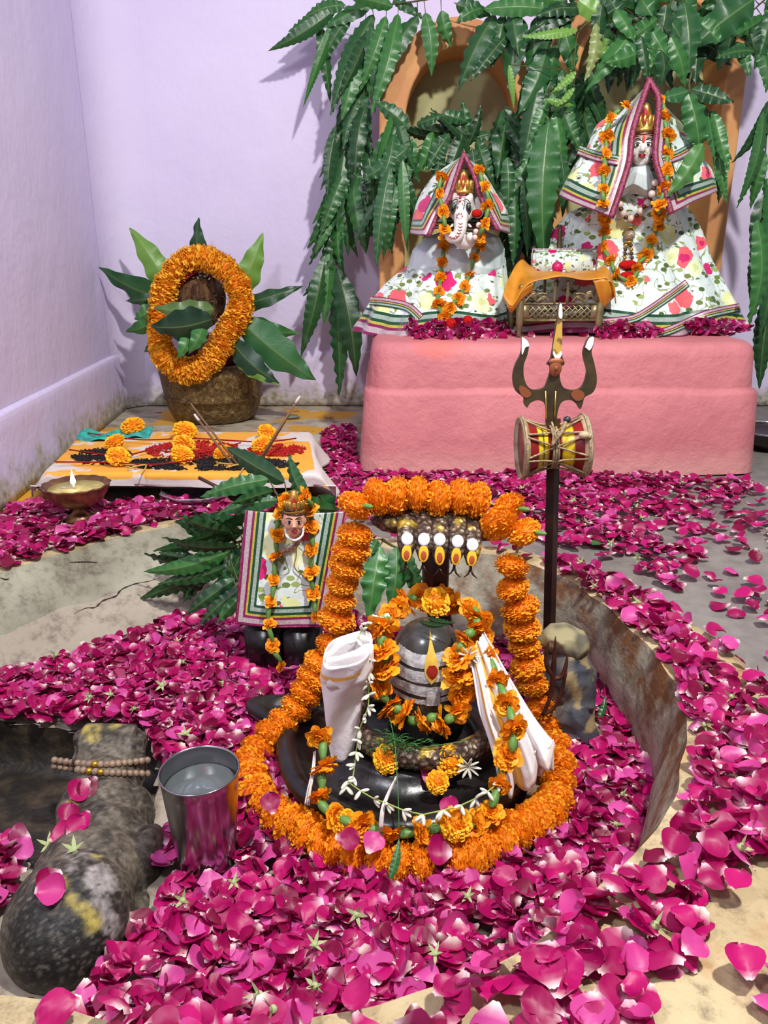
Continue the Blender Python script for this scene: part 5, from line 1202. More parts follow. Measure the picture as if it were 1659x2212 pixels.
# ================================================================== leaves
def leafmat():
    t = NT('glossy_leaf'); col = t.attr(); co = t.coord()
    t.base(col, .36, 0, .45); t.bump(t.noise(co, 26, 3), .3, .008)
    tr = t.n('ShaderNodeBsdfTranslucent'); t.l(t.mix(1, col, (1, .95, .5), 'MULTIPLY'), tr.inputs[0]); mx = t.n('ShaderNodeMixShader'); mx.inputs[0].default_value = .12
    t.l(t.b.outputs[0], mx.inputs[1]); t.l(tr.outputs[0], mx.inputs[2]); t.l(mx.outputs[0], t.t.nodes['Material Output'].inputs[0]); return t.m
M_leaf = leafmat(); M_twig = plain('green_brown_twig', srgb(78, 92, 44), .6, 0, .3, srgb(70, 58, 38), 30)
rl = random.Random(77)
GRN = [(36, 82, 42), (46, 98, 48), (32, 70, 40), (56, 112, 54), (40, 88, 48)]
def leaf(mb, b, t, w, nrm=(0, -1, 0), sag=None, wav=None, col=None, mid=None, fold=.25, roll=0.0, K=None):
    b, t = V(b), V(t); ax = t - b; L = ax.length; ax = ax.normalized(); nrm = V(nrm); nrm = (nrm - ax * nrm.dot(ax)).normalized()
    if roll: nrm = Matrix.Rotation(roll, 3, ax) @ nrm
    side = ax.cross(nrm).normalized(); sag = L * rl.uniform(.04, .12) if sag is None else sag
    col = col or srgb(*rl.choice(GRN)); mc = mid or lerp3(col, srgb(150, 180, 110), .40)
    wav = rl.uniform(.03, .10) if wav is None else wav; K = K or L / w * rl.uniform(3.6, 5.2); w = w * .86; ph = rl.uniform(0, 6); n = 40; vs = []; cs = []; lat = rl.uniform(-.05, .05) * L
    X = (-1, -.62, -.07, 0, .07, .62, 1)
    for i in range(n + 1):
        s_ = i / n; wd = w * .5 * (math.sin(PI * s_ ** .72) ** .85 if 0 < s_ < 1 else 0) * (1 - .35 * max(0, s_ - .6)) + w * .012
        c = b.lerp(t, s_) + nrm * (sag * math.sin(PI * s_)) + side * (lat * math.sin(PI * s_))
        for x in X:
            e = abs(x) ** 2; ruff = wav * w * e * (math.sin(K * 2 * PI * s_ * .5 + ph + (1.3 if x > 0 else 0)) + .6 * math.sin(K * 1.3 * PI * s_ + 2 * ph)) * min(1, s_ * 5)
            sc_ = 1 + .09 * e * math.sin(K * 2 * PI * s_ * .5 + ph + .9)
            vs.append(c + side * (x * wd * sc_) + nrm * (ruff - fold * wd * abs(x)))
            cc = mc if abs(x) < .01 else lerp3(col, mc, .15) if abs(x) < .1 else lerp3(col, (0.02, .10, .03), .15 * abs(x))
            cs.append(cc)
    mb.add(vs, [(i * 7 + j, i * 7 + j + 1, i * 7 + j + 8, i * 7 + j + 7) for i in range(n) for j in range(6)], cs)
LIGHT = srgb(112, 156, 66)
def branch(label, stem, leaves=(), auto=0, L=190, spread=28, w=40, down=0.0, group='leafy branches', dY=.05, stem_r=.0035, cols=None):
    Q = crom([at(*q) for q in stem], 24); mz = min(Q, key=lambda q: q.z)
    t = thing('leafy_branch', label, 'branch', Q[0], group)
    m = MB(); m.tube(Q, [stem_r * (1 - .6 * k / 24) for k in range(25)], 7)
    f = MB()
    UV = [uv_px(q) + (q.y,) for q in Q]
    for lf in leaves:
        ub, vb, ut, vt, w_ = lf[:5]; o = lf[5] if len(lf) > 5 else {}
        k = min(range(25), key=lambda i: (UV[i][0] - ub) ** 2 + (UV[i][1] - vb) ** 2); Y = o.get('Y', UV[k][2] - rl.uniform(0, dY))
        b = at(ub, vb, Y); tp = at(ut, vt, Y - o.get('dy', rl.uniform(-.03, .05)))
        if (V(Q[k]) - b).length < .35: m.tube([Q[k], b], [.0018, .0012], 5)
        leaf(f, b, tp, w_ * pxm(Y, b.z), col=o.get('c'), roll=rl.uniform(-.5, .5) if 'r' not in o else o['r'], wav=o.get('wav'))
    for i in range(auto):
        x = (i + rl.random() * .7) / auto * 24; k = min(23, int(x)); q = Q[k].lerp(Q[k + 1], x - k)
        u, v, Y = UV[k]; u2, v2, _ = UV[min(k + 1, 24)]; sd = -1 if i % 2 else 1
        tang = math.atan2(u2 - u, v2 - v); a = tang * (1 - down) + sd * math.radians(rl.gauss(spread, spread * .35)); l = L * rl.uniform(.7, 1.15)
        ux, vx = u + l * math.sin(a), v + l * math.cos(a); y2 = Y - rl.uniform(-.04, dY)
        leaf(f, at(u + rl.uniform(-6, 6), v + rl.uniform(-4, 4), Y - rl.uniform(0, .02)), at(ux, vx, y2), w * rl.uniform(.75, 1.15) * pxm(Y, q.z), roll=rl.uniform(-.9, .9), col=srgb(*rl.choice(cols)) if cols else None)
    m.build('stem', M_twig, t); o = f.build('foliage', M_leaf, t); return t
DK = [(28, 66, 36), (34, 78, 40), (26, 58, 34), (40, 88, 44)]
branch('long-leaved green branch fanned across the lavender wall beside the smaller niche', [(960, -8, 3.07), (860, 8, 3.10), (770, 12, 3.20), (700, 30, 3.22)],
       [(726, 19, 580, 110, 36), (730, 30, 655, 232, 26), (691, 50, 714, 222, 34), (807, 31, 714, 250, 50), (760, 28, 690, 150, 34), (834, 35, 776, 200, 40), (903, 35, 807, 196, 50), (919, 27, 932, 164, 40), (953, 23, 975, 102, 36), (848, 15, 745, -8, 36), (800, 12, 700, 60, 38), (860, 30, 800, 250, 44), (790, 40, 742, 300, 42), (850, 0, 915, 40, 30), (700, 30, 622, 70, 30), (745, 10, 655, 40, 34)])
branch('dense curtain of long wavy leaves hanging past the niche edge onto the lavender wall', [(800, 60, 3.09), (772, 190, 3.16), (750, 320, 3.18), (735, 430, 3.18), (728, 500, 3.18)],
       [(793, 185, 741, 325, 40), (792, 220, 768, 392, 44), (753, 278, 728, 500, 44), (728, 270, 708, 430, 34), (726, 444, 664, 538, 32), (718, 455, 680, 548, 26), (762, 386, 792, 550, 40), (775, 405, 790, 545, 30), (806, 347, 792, 545, 36), (770, 120, 738, 260, 46), (780, 250, 735, 370, 40), (740, 380, 692, 510, 40), (790, 300, 812, 470, 40)], auto=26, L=150, spread=16, w=36, dY=.07)
branch('lowest hanging sprig of broad leaves against the lavender wall above the pink pedestal corner', [(726, 495, 3.18), (724, 540, 3.18), (726, 585, 3.17)],
       [(729, 580, 770, 814, 60), (722, 596, 732, 856, 54), (703, 552, 650, 770, 46), (722, 560, 655, 640, 30), (712, 548, 700, 700, 44), (735, 590, 752, 740, 44, {'dy': .02})])
branch('long hanging leaves in front of the smaller niche side and floral robe', [(850, 230, 2.98), (845, 300, 2.96), (846, 380, 2.94), (840, 420, 2.92)],
       [(842, 363, 812, 580, 40), (869, 347, 880, 544, 30), (884, 278, 807, 216, 40), (884, 316, 776, 392, 46), (855, 400, 828, 560, 34), (836, 330, 826, 480, 34)], auto=16, L=140, spread=16, w=34)
branch('curled dark leafy sprig standing inside the smaller niche behind the elephant head', [(1015, 335, 3.06), (1008, 300, 3.06), (985, 285, 3.05), (900, 320, 3.0), (880, 380, 2.98)],
       [(900, 268, 962, 246, 26), (957, 247, 1012, 264, 30), (969, 289, 919, 372, 40), (890, 300, 880, 400, 40), (935, 285, 900, 380, 36), (1031, 301, 1071, 410, 38), (1020, 320, 1050, 440, 36), (1060, 290, 1011, 305, 26), (1000, 290, 960, 400, 36), (950, 300, 935, 420, 34)], auto=12, L=110, spread=25, w=32, cols=DK)
branch('dark leaves massed between the two niches behind both veils', [(1090, 230, 3.08), (1105, 330, 3.06), (1120, 420, 3.04), (1130, 500, 3.0)], [], auto=34, L=150, spread=22, w=42, cols=DK, dY=.1)
branch('broad bright leaves crossing the top of the smaller niche arch', [(1235, 8, 3.06), (1140, 22, 3.04), (1050, 18, 3.04), (980, 6, 3.05)],
       [(1069, 31, 990, 196, 56), (1100, 70, 1016, 175, 34), (1127, 39, 1100, 197, 58), (1046, 19, 1215, 26, 42), (985, 10, 1060, 34, 40), (1160, 35, 1150, 190, 50), (1185, 20, 1165, 150, 50), (1040, 18, 985, 50, 34), (1140, -10, 1225, 5, 36), (1105, 20, 1120, 120, 44), (1195, 15, 1235, 90, 40), (1090, 30, 1060, 150, 40)])
branch('large glossy leaves hanging in a long tail between the two idols', [(1215, 60, 2.94), (1195, 150, 2.90), (1180, 240, 2.86), (1165, 330, 2.84), (1140, 390, 2.82)],
       [(1185, 89, 1112, 262, 60, {'Y': 2.9}), (1166, 174, 1128, 390, 50), (1185, 262, 1177, 574, 78, {'Y': 2.74, 'dy': .02, 'r': .1}), (1112, 405, 1108, 575, 40), (1131, 386, 1139, 555, 28), (1180, 110, 1120, 247, 60), (1215, 150, 1240, 300, 44), (1205, 200, 1255, 330, 40), (1150, 300, 1140, 470, 40), (1095, 340, 1095, 470, 36), (1200, 240, 1215, 400, 46), (1160, 380, 1160, 540, 36), (1210, 330, 1215, 470, 34)], auto=12, L=150, spread=18, w=42)
branch('pale yellow-green curling young leaves among the dark ones over the gap between niches', [(1290, 40, 2.86), (1250, 70, 2.84), (1240, 150, 2.82)],
       [(1248, 65, 1124, 80, 24, {'c': LIGHT, 'wav': .12}), (1289, 50, 1262, 180, 32, {'c': srgb(140, 150, 92), 'wav': .14}), (1320, 86, 1279, 128, 40, {'c': LIGHT}), (1244, 155, 1192, 200, 22, {'c': LIGHT, 'wav': .14}), (1100, 140, 1110, 236, 16, {'c': LIGHT, 'Y': 2.86}), (1240, 190, 1200, 232, 16, {'c': LIGHT}), (1180, 215, 1240, 228, 16, {'c': LIGHT})])
branch('crown of large leaves spreading over the goddess idol from the top of the bigger niche', [(1480, -30, 2.92), (1440, 20, 2.90), (1400, 60, 2.86), (1385, 120, 2.82)],
       [(1248, 0, 1322, 46, 46, {'c': LIGHT}), (1313, -6, 1348, 54, 38), (1385, -4, 1410, 34, 48), (1478, 5, 1488, 158, 66), (1371, 62, 1266, 196, 48), (1399, 45, 1366, 188, 42), (1430, 110, 1426, 188, 46), (1330, 20, 1370, 90, 44), (1440, 10, 1420, 110, 46), (1420, 40, 1330, 100, 42), (1460, 30, 1400, 150, 44), (1385, 80, 1400, 180, 30), (1300, 10, 1290, 100, 40), (1350, 60, 1330, 150, 40), (1450, 80, 1480, 190, 44)], auto=10, L=120, spread=60, w=44)
branch('dark mass of leaves filling the top of the bigger niche', [(1230, 0, 3.0), (1330, 60, 3.02), (1420, 90, 3.02), (1540, 50, 3.0)], [], auto=34, L=120, spread=80, w=46, cols=DK, dY=.08)
branch('big leaves sweeping across the corner above the bigger niche frame', [(1700, -40, 2.95), (1640, 10, 2.93), (1590, 60, 2.92), (1545, 100, 2.9)],
       [(1629, -2, 1495, 102, 86, {'r': .1}), (1650, 40, 1581, 80, 34), (1630, 110, 1545, 126, 30), (1655, 60, 1600, 120, 40), (1600, 0, 1520, 20, 40), (1560, 60, 1580, 130, 40), (1665, 20, 1630, 150, 50), (1640, 100, 1655, 200, 40), (1590, 90, 1620, 170, 30)], auto=8, L=110, spread=60, w=44)
branch('leafy twig bending in front of the goddess veil with one pale drooping leaf', [(1495, 150, 2.62), (1490, 195, 2.56), (1520, 225, 2.56), (1560, 300, 2.62)],
       [(1488, 203, 1512, 345, 62, {'Y': 2.50}), (1488, 196, 1424, 212, 40, {'Y': 2.52}), (1495, 192, 1585, 222, 40, {'Y': 2.56}), (1505, 220, 1581, 345, 42, {'Y': 2.60}), (1519, 310, 1440, 425, 50, {'c': srgb(74, 122, 62), 'Y': 2.40}), (1540, 240, 1575, 370, 34), (1550, 300, 1570, 440, 30), (1530, 250, 1545, 350, 30), (1560, 330, 1552, 440, 30)])
branch('long leaves trailing down the side of the bigger niche near the picture edge', [(1668, 180, 2.85), (1655, 300, 2.83), (1650, 430, 2.8), (1650, 520, 2.78)],
       [(1650, 240, 1591, 450, 36), (1636, 474, 1613, 712, 50, {'Y': 2.60}), (1650, 420, 1625, 560, 44), (1660, 400, 1640, 600, 46), (1655, 560, 1640, 730, 44, {'Y': 2.66}), (1668, 620, 1640, 840, 50, {'Y': 2.7}), (1645, 520, 1622, 660, 40)], auto=8, L=150, spread=14, w=38)
branch('drooping leaves inside the bigger niche beside the goddess veil', [(1270, 150, 2.95), (1265, 230, 2.93), (1258, 300, 2.9)], [], auto=18, L=110, spread=22, w=36, cols=DK)
# leaves lying by the small goddess in the basin
branch('big wavy leaves rising behind the small goddess square cloth', [(690, 1110, 1.42), (665, 1080, 1.44), (640, 1060, 1.46), (600, 1070, 1.46)],
       [(615, 1042, 488, 965, 56, {'Y': 1.50, 'dy': -.12, 'r': .0}), (580, 1035, 432, 1074, 46, {'Y': 1.50, 'dy': 0}), (665, 1085, 622, 978, 46, {'Y': 1.47, 'dy': -.08}), (640, 1075, 735, 1100, 58, {'Y': 1.45}), (600, 1080, 470, 1110, 44, {'Y': 1.46}), (560, 1100, 380, 1180, 40, {'Y': 1.5}), (690, 1070, 720, 1110, 50, {'Y': 1.45}), (590, 1060, 500, 1090, 40, {'Y': 1.47})], dY=.02)
branch('layered dark leafy branch lying over the basin wall behind the square cloth', [(560, 1160, 1.50), (500, 1175, 1.52), (450, 1195, 1.53), (400, 1220, 1.53)],
       [(520, 1125, 375, 1128, 44), (520, 1155, 330, 1190, 44), (500, 1190, 310, 1235, 46), (490, 1225, 300, 1295, 50), (500, 1150, 380, 1110, 40), (520, 1210, 340, 1262, 44), (510, 1250, 400, 1330, 40, {'Y': 1.42}), (520, 1270, 430, 1350, 36, {'Y': 1.38}), (515, 1180, 350, 1160, 40), (530, 1230, 450, 1290, 44, {'Y': 1.44}), (520, 1290, 470, 1345, 34, {'Y': 1.37})], auto=14, L=110, spread=40, w=40, cols=DK)
branch('upright broad leaves on the basin wall behind the black stone', [(826, 1165, 1.40), (850, 1180, 1.38), (880, 1190, 1.36)],
       [(820, 1180, 796, 1345, 62, {'Y': 1.34, 'dy': .06, 'r': .1}), (856, 1182, 840, 1320, 52, {'Y': 1.34, 'dy': .05, 'r': -.1}), (884, 1215, 912, 1290, 44, {'Y': 1.30}), (815, 1165, 800, 1200, 30, {'Y': 1.36}), (870, 1190, 900, 1250, 40, {'Y': 1.32})], dY=.02)
m = MB(); leaf(m, at(925, 1338, 1.0), at(985, 1345, .985), .013, wav=.05); leaf(m, at(905, 1342, 1.0), at(968, 1350, .985), .011, wav=.05)
tag(m.build('small_leaf', M_leaf), 'small dark leaf lying on top of the rounded lingam stone', 'leaf')
m = MB(); leaf(m, onz(842, 1900, ZB + .07), onz(862, 1810, ZB + .10), .012, nrm=(0, -1, .5), wav=.05); tag(m.build('small_leaf', M_leaf), 'narrow green leaf stuck between marigolds at the front of the ring', 'leaf')
m = MB(); leaf(m, onz(1272, 1170, .012), onz(1308, 1174, .012), .026, nrm=(0, -.2, 1), wav=.03, col=srgb(60, 96, 48)); tag(m.build('small_leaf', M_leaf), 'single round green leaf among petals on the grey floor', 'leaf')
m = MB(); leaf(m, onz(1292, 1555, -.12), onz(1308, 1500, -.09), .014, nrm=(0, -1, .5), wav=.1); tag(m.build('small_leaf', M_leaf), 'green leaf at the foot of the basin wall by the rough stone', 'leaf')
# ================================================================== brass pot with coconut, in the corner
KY = 3.07; kc = at(462, 860, KY); KC = V((kc.x, KY, 0))
M_pot = NT('embossed_brass'); co = M_pot.coord(); v1 = M_pot.noise(co, 34, 5, .65, 1.5); z_ = M_pot.sep(co)[2]
col = M_pot.ramp(v1, [(.35, srgb(84, 66, 38)), (.6, srgb(140, 116, 74))]); M_pot.base(col, .36, .75); M_pot.bump(v1, .9, .016); M_pot = M_pot.m
KP = thing('brass_pot', 'wide embossed brass pot in the wall corner under a coconut with marigolds and leaves', 'pot', (KC.x, KC.y, 0))
k_ = .203
m = MB(); m.lathe([(0, 0), (.150, 0), (.165, .012), (.182, .05), (.190, .085), (.197, .088), (.198, .096), (.192, .100), (.198, .135), (k_, .175), (k_ + .004, .188), (k_, .198), (.180, .205), (.160, .212), (.155, .222), (.150, .216), (.150, .12), (0, .1)], (KC.x, KC.y, 0), 80); m.build('pot_body', M_pot, KP)
m = MB(); m.lathe([(.04, .20), (.15, .212), (.135, .250), (.10, .30), (.07, .33), (0, .33)], (KC.x, KC.y, 0), 60, mod=lambda a, j: 1 + .05 * math.sin(9 * a) + .03 * math.sin(21 * a)); m.build('red_cloth', plain('dark_red_cloth', srgb(92, 18, 30), .7, 0, .3, srgb(60, 12, 24), 20), KP)
m = MB(); c = at(428, 640, 3.03); m.ell(c, (.105, .095, .125))
def cocdisp(p): return p + (p - c).normalized() * (.006 * mnoise.noise(V((p.x * 60, p.y * 60, p.z * 12))))
o = blob(m, 'coconut', attrmat('coconut_fibre', .85, .2, bump=1, bscale=120), voxel=.006, smooth=2, disp=cocdisp, colfn=lambda p: lerp3(srgb(108, 78, 52), srgb(62, 42, 30), sstep(-.3, .3, mnoise.noise(V((p.x * 90, p.y * 90, p.z * 18))))))
m = MB()
for k in range(240):
    a = random.uniform(0, 2 * PI); e = random.uniform(-.9, 1.2); p = c + V((.105 * math.cos(a) * math.cos(e), -.095 * abs(math.sin(a)) * math.cos(e), .125 * math.sin(e))); d = V((random.uniform(-1, 1), random.uniform(-1, 0), random.uniform(-1, 1))) * .03
    m.tube([p, p + d * .5, p + d + V((0, 0, -.008))], [.0011, .0009, .0004], 3)
q = m.build('fibre', plain('coconut_hair', srgb(124, 92, 62), .8), o)
tag(o, 'brown hairy coconut upright on the brass pot inside the marigold loop', 'coconut')
m = MB()
for k in range(60):
    u, v = random.gauss(432, 26), random.gauss(590, 8); p = at(u, v, 2.95 + random.uniform(0, .02)); m.ell(p, (.003, .002, .006), Matrix.Rotation(random.uniform(0, 3), 3, 'Y'), 6, 4)
tag(m.build('rice_grains', M_bud), 'white rice grains stuck on the top of the coconut', 'rice', kind='stuff')
M_rth = plain('red_thread', srgb(140, 24, 30), .75, 0, .2)
m = MB()
for k in range(5): m.tube(crom([at(388 + random.uniform(-6, 6), 620, 2.94), at(410, 585 + k * 3, 2.925), at(450, 562 + k * 4, 2.92), at(485 + k * 3, 590, 2.925), at(530, 620 + 4 * k, 2.93), at(544 + k, 665, 2.93)], 16), .0022, 5)
tag(m.build('sacred_thread', M_rth), 'red sacred thread wound around the coconut top and the marigold loop', 'thread')
lp = [(430, 556, 2.93), (466, 566, 2.92), (496, 590, 2.91), (516, 622, 2.90), (522, 658, 2.89), (508, 692, 2.88), (488, 722, 2.87), (474, 752, 2.86), (452, 780, 2.855), (425, 800, 2.85), (394, 800, 2.855), (366, 784, 2.86), (348, 752, 2.89), (346, 716, 2.91), (348, 680, 2.93), (352, 644, 2.94), (362, 610, 2.94), (384, 580, 2.94), (406, 562, 2.93)]
LPQ = even([at(*q) for q in lp + lp[:1]], 44)[:-1]
POML = [pompom(s_, 170, 1, .8, (255, 206, 76), (254, 178, 44), .34).mesh('marigold_flower', M_mari) for s_ in (11, 12, 13)]
thick_garland('marigold_garland', 'ruffled golden marigold loop set on the brass pot around the coconut', LPQ, .041, meshes=POML, flat=1.1)
ML = [((400, 650), (212, 577), 66, 3.08, None, 'dark mango leaf pointing outwards highest on the side of the wall corner'), ((372, 640), (280, 492), 60, 3.12, LIGHT, 'light green mango leaf standing up towards the wall corner'),
      ((446, 600), (428, 470), 50, 3.14, None, 'dark upright mango leaf at the very top of the marigold loop'), ((500, 655), (568, 503), 62, 3.08, LIGHT, 'light green mango leaf standing on the altar side of the loop'),
      ((505, 665), (654, 617), 42, 3.02, None, 'thin dark mango leaf reaching level towards the hanging leaves'), ((505, 690), (646, 720), 54, 3.02, None, 'dark mango leaf drooping under the thin level one'),
      ((515, 690), (682, 822), 92, 2.90, srgb(58, 112, 66), 'largest mango leaf slanting down over the side of the brass pot'), ((500, 735), (602, 828), 60, 2.88, srgb(30, 66, 50), 'dark bluish mango leaf below the largest leaf'),
      ((505, 770), (606, 832), 34, 2.885, LIGHT, 'narrow light mango leaf edge beneath the bluish leaf'), ((360, 640), (272, 650), 30, 3.0, None, 'short mango leaf between the loop and the left wall at mid height'),
      ((350, 660), (290, 690), 46, 2.98, srgb(74, 130, 66), 'short lighter mango leaf beside the loop'), ((350, 680), (272, 716), 42, 2.96, None, 'dark mango leaf drooping beside the loop towards the wall corner'),
      ((462, 668), (332, 664), 54, 2.80, srgb(92, 122, 66), 'olive mango leaf lying flat across the front of the loop'), ((458, 690), (326, 706), 84, 2.79, srgb(26, 56, 44), 'very dark broad mango leaf curling across the loop front'),
      ((405, 716), (383, 776), 34, 2.80, srgb(70, 130, 66), 'small green mango leaf hanging down on the loop'), ((440, 700), (408, 764), 40, 2.80, srgb(66, 124, 66), 'second small green mango leaf hanging over the loop'), ((345, 730), (312, 760), 26, 2.95, srgb(60, 110, 60), 'tiny mango leaf tip beneath the side leaves')]
for (b, t, w_, Y, c_, lb) in ML:
    m = MB(); leaf(m, at(*b, Y), at(*t, Y - .04 if Y < 2.9 else Y + .0), w_ * pxm(Y, .4), col=c_, wav=.05, K=7, roll=random.uniform(-.4, .4), sag=.03)
    tag(m.build('mango_leaf', M_leaf), lb, 'leaf', 'mango leaves in the brass pot')

# ================================================================== low board covered with cloth
bl, br, fr, fl_ = at(188, 936, 2.53), at(672, 936, 2.53), at(690, 1026, 2.03), at(104, 1022, 2.03)
ZC = .086
BLc = [onz(188, 934, ZC), onz(664, 934, ZC), onz(682, 1022, ZC), onz(104, 1020, ZC)]
def bp(a, b, z=ZC): p = BLc[0].lerp(BLc[1], a).lerp(BLc[3].lerp(BLc[2], a), b); return V((p.x, p.y, z))
def onboard(x, y): return inpoly(x, y, [(q.x, q.y) for q in (bp(-.02, -.02), bp(1.06, -.02), bp(1.10, 1.02), bp(-.02, 1.02))])
BO = thing('cloth_covered_board', 'low board wrapped in white and orange cloth in front of the brass pot', 'board', bp(.5, .5, 0))
m = MB()
for z0_, z1_, g in ((.040, .066, .025),):
    P = [bp(g, g, z0_), bp(1 - g, g, z0_), bp(1 - g, 1 - g, z0_), bp(g, 1 - g, z0_)]; m.add(P + [q + V((0, 0, z1_ - z0_)) for q in P], [(3, 2, 1, 0), (4, 5, 6, 7), (0, 1, 5, 4), (1, 2, 6, 5), (2, 3, 7, 6), (3, 0, 4, 7)])
for a, b in ((.06, .1), (.94, .1), (.06, .9), (.94, .9)): m.box(bp(a, b, .020), (.04, .04, .040))
m.build('wooden_board', plain('dark_wood', srgb(54, 34, 30), .6), BO, smooth=False)
t = NT('turmeric_painted_cloth'); co = t.coord(); at_ = t.attr(); s_ = t.sep(at_)
n1 = t.noise(co, 9, 3, .5); n2 = t.noise(co, 40, 4)
org = t.math('ADD', t.math('MULTIPLY', s_[1], .9), t.math('MULTIPLY', t.math('SUBTRACT', n1, .5), 1.5))
col = t.mix(t.ramp(org, [(.40, (0, 0, 0)), (.46, (1, 1, 1))]), srgb(214, 204, 200), srgb(232, 166, 66))
col = t.mix(t.ramp(s_[2], [(.45, (0, 0, 0)), (.5, (1, 1, 1))]), col, srgb(214, 150, 60))
t.base(col, .8, 0, .2); t.bump(n2, .4, .004); M_bcl = t.m
def bcf(a, b):
    # top, then rounded front and side edges, then hanging cloth
    aa, bb = a * 1.24 - .12, b * 1.30 - .12
    ca, cb = min(1, max(0, aa)), min(1, max(0, bb)); oa, ob = aa - ca, bb - cb
    p = bp(ca, cb); dx = (BLc[1] - BLc[0]).normalized(); dy = (BLc[3] - BLc[0]).normalized()
    da, db = abs(oa) * .62, abs(ob) * .52; dn = da + db
    r = .012; out_a = min(da, r) * (1 if oa > 0 else -1); out_b = min(db, r) * (1 if ob > 0 else -1)
    drop = max(0, dn - r * .5); lim = .036 if ob > 0 else .072
    p = p + dx * out_a + dy * out_b + V((0, 0, -min(drop, lim)))
    if ob > 0: p.z = max(p.z, .050 + .004 * math.sin(7 * aa)); p += dy * (.006 * math.sin(11 * aa) * min(1, drop / .03))
    if oa != 0: p.z = max(p.z, .006); p += dx * (1 if oa > 0 else -1) * (.02 * (drop / .05) * (1 + math.sin(9 * bb)))
    p.z += .0015 * mnoise.noise(V((aa * 9, bb * 9, 0))); return p
def bcc(a, b):
    aa, bb = a * 1.24 - .12, b * 1.30 - .12; o = 1.0
    pat = .56 + .10 * math.sin(aa * 19) * math.sin(bb * 9 + 1)
    if bb > .90 or aa < .05: pat = .62
    if bb > 1.04 or aa > 1.0 or aa < -.02 or bb < 0: pat = .15
    return (0, pat, 1.0 if 1.145 < bb < 1.17 else 0)
m = MB(); m.grid(bcf, 130, 100, bcc); m.build('cover_cloth', M_bcl, BO, solid=.002)
def heap(name, label, cat, cen, ra, rb_, n, col, seed, size=.0045, zh=.004):
    rd = random.Random(seed); m = MB()
    for i in range(n):
        a, r = rd.uniform(0, 2 * PI), math.sqrt(rd.random()); x, y = cen[0] + ra * r * math.cos(a), cen[1] + rb_ * r * math.sin(a)
        if mnoise.noise(V((x * 16, y * 12, seed))) < -.12 and rd.random() < .93: continue
        if not (0 < x < 1 and 0 < y < 1): continue
        p = bp(x, y, ZC + .003 + rd.uniform(0, zh)); d = V((rd.uniform(-1, 1), rd.uniform(-1, 1), rd.uniform(-.3, .5))).normalized() * size
        m.tube([p - d, p + d], [size * .5, size * .5], 4)
    return tag(m.build(name, plain(name + '_mat%d' % seed, col, .7, 0, .3), smooth=False), label, cat, kind='stuff')
heap('red_grains', 'patch of vermilion-dyed grains in the middle of the covered board', 'grains', (.52, .52), .20, .22, 1500, srgb(168, 22, 20), 1)
heap('red_grains', 'smaller patch of vermilion grains by the incense on the covered board', 'grains', (.86, .52), .12, .14, 600, srgb(168, 22, 20), 2)
heap('black_grains', 'line of black sesame along the front of the covered board', 'grains', (.60, .84), .34, .13, 1700, srgb(24, 22, 26), 3)
heap('black_grains', 'patch of black sesame near the brass oil lamp on the covered board', 'grains', (.16, .68), .12, .18, 800, srgb(24, 22, 26), 4)
m = MB(); a_, b_ = (-.01, .02), (.30, .24)
m.grid(lambda a, b: bp(a_[0] + (b_[0] - a_[0]) * a, a_[1] + (b_[1] - a_[1]) * b + .05 * math.sin(5 * a), ZC + .008 + .006 * math.sin(14 * a + 3 * b) + .004 * math.sin(17 * b)), 40, 16)
tag(m.build('teal_cloth', plain('teal_gauze', srgb(30, 140, 128), .5, 0, .4, srgb(60, 170, 156), 60), solid=.0015), 'crumpled teal gauze cloth on the far corner of the covered board', 'cloth')
MG = [(287, 925, .040, 'yellow marigold at the back edge of the board on the teal cloth'), (247, 958, .034, 'yellow marigold between the teal cloth and the sesame'), (256, 990, .036, 'yellow marigold with green calyx by the black sesame patch'),
      (400, 935, .040, 'topmost of the yellow marigolds stacked mid board'), (397, 962, .036, 'yellow marigold just below the stacked one mid board'), (394, 985, .034, 'yellow marigold in front of the red grains'), (578, 936, .034, 'yellow marigold at the back edge by the incense sticks'),
      (566, 962, .034, 'yellow marigold beside the incense sticks'), (480, 978, .030, 'dull yellow marigold half under the crossing incense sticks')]
for i, (u, v, r, lb) in enumerate(MG):
    p = onz(u, v, ZC + .02); p.z = ZC + .002 + r * .62; o = put('marigold', POMY[i % 2], p, V((random.uniform(-.5, .5), -.5, 1)), (r * .86, r * .86, r * .62), None); tag(o, lb, 'flower', 'marigolds on the covered board')
for i, P_ in enumerate(([(190, 938), (300, 952), (420, 950), (560, 958), (640, 950)], [(150, 975), (260, 985), (330, 975), (420, 985), (520, 960)], [(120, 1000), (230, 1000), (330, 1005), (430, 996)])):
    m = MB(); m.tube(crom([onz(u, v, ZC + .012) + V((0, 0, random.uniform(0, .006))) for u, v in P_], 30), .0022, 5)
    tag(m.build('sacred_thread', M_rth), ['red thread laid across the back of the covered board', 'red thread curving over the middle of the covered board', 'red thread along the front near the sesame patch'][i], 'thread', 'red threads on the board')
for i, (u, v, w_) in enumerate([(255, 1002, 8), (468, 1000, 8)]):
    m = MB(); m.tube(crom([onz(u, v, ZC + .01), onz(u + 40, v + 4, ZC + .012), onz(u + 20, v + 10, ZC + .01), onz(u + 60, v + 2, ZC + .014), onz(u + 50, v + 22, ZC + .008)], 24), .002, 5); tag(m.build('cotton_string', plain('gold_string', srgb(196, 160, 80), .7)), ['loose golden string near the black sesame patch', 'tangled golden string at the front of the board by the sticks'][i], 'string')

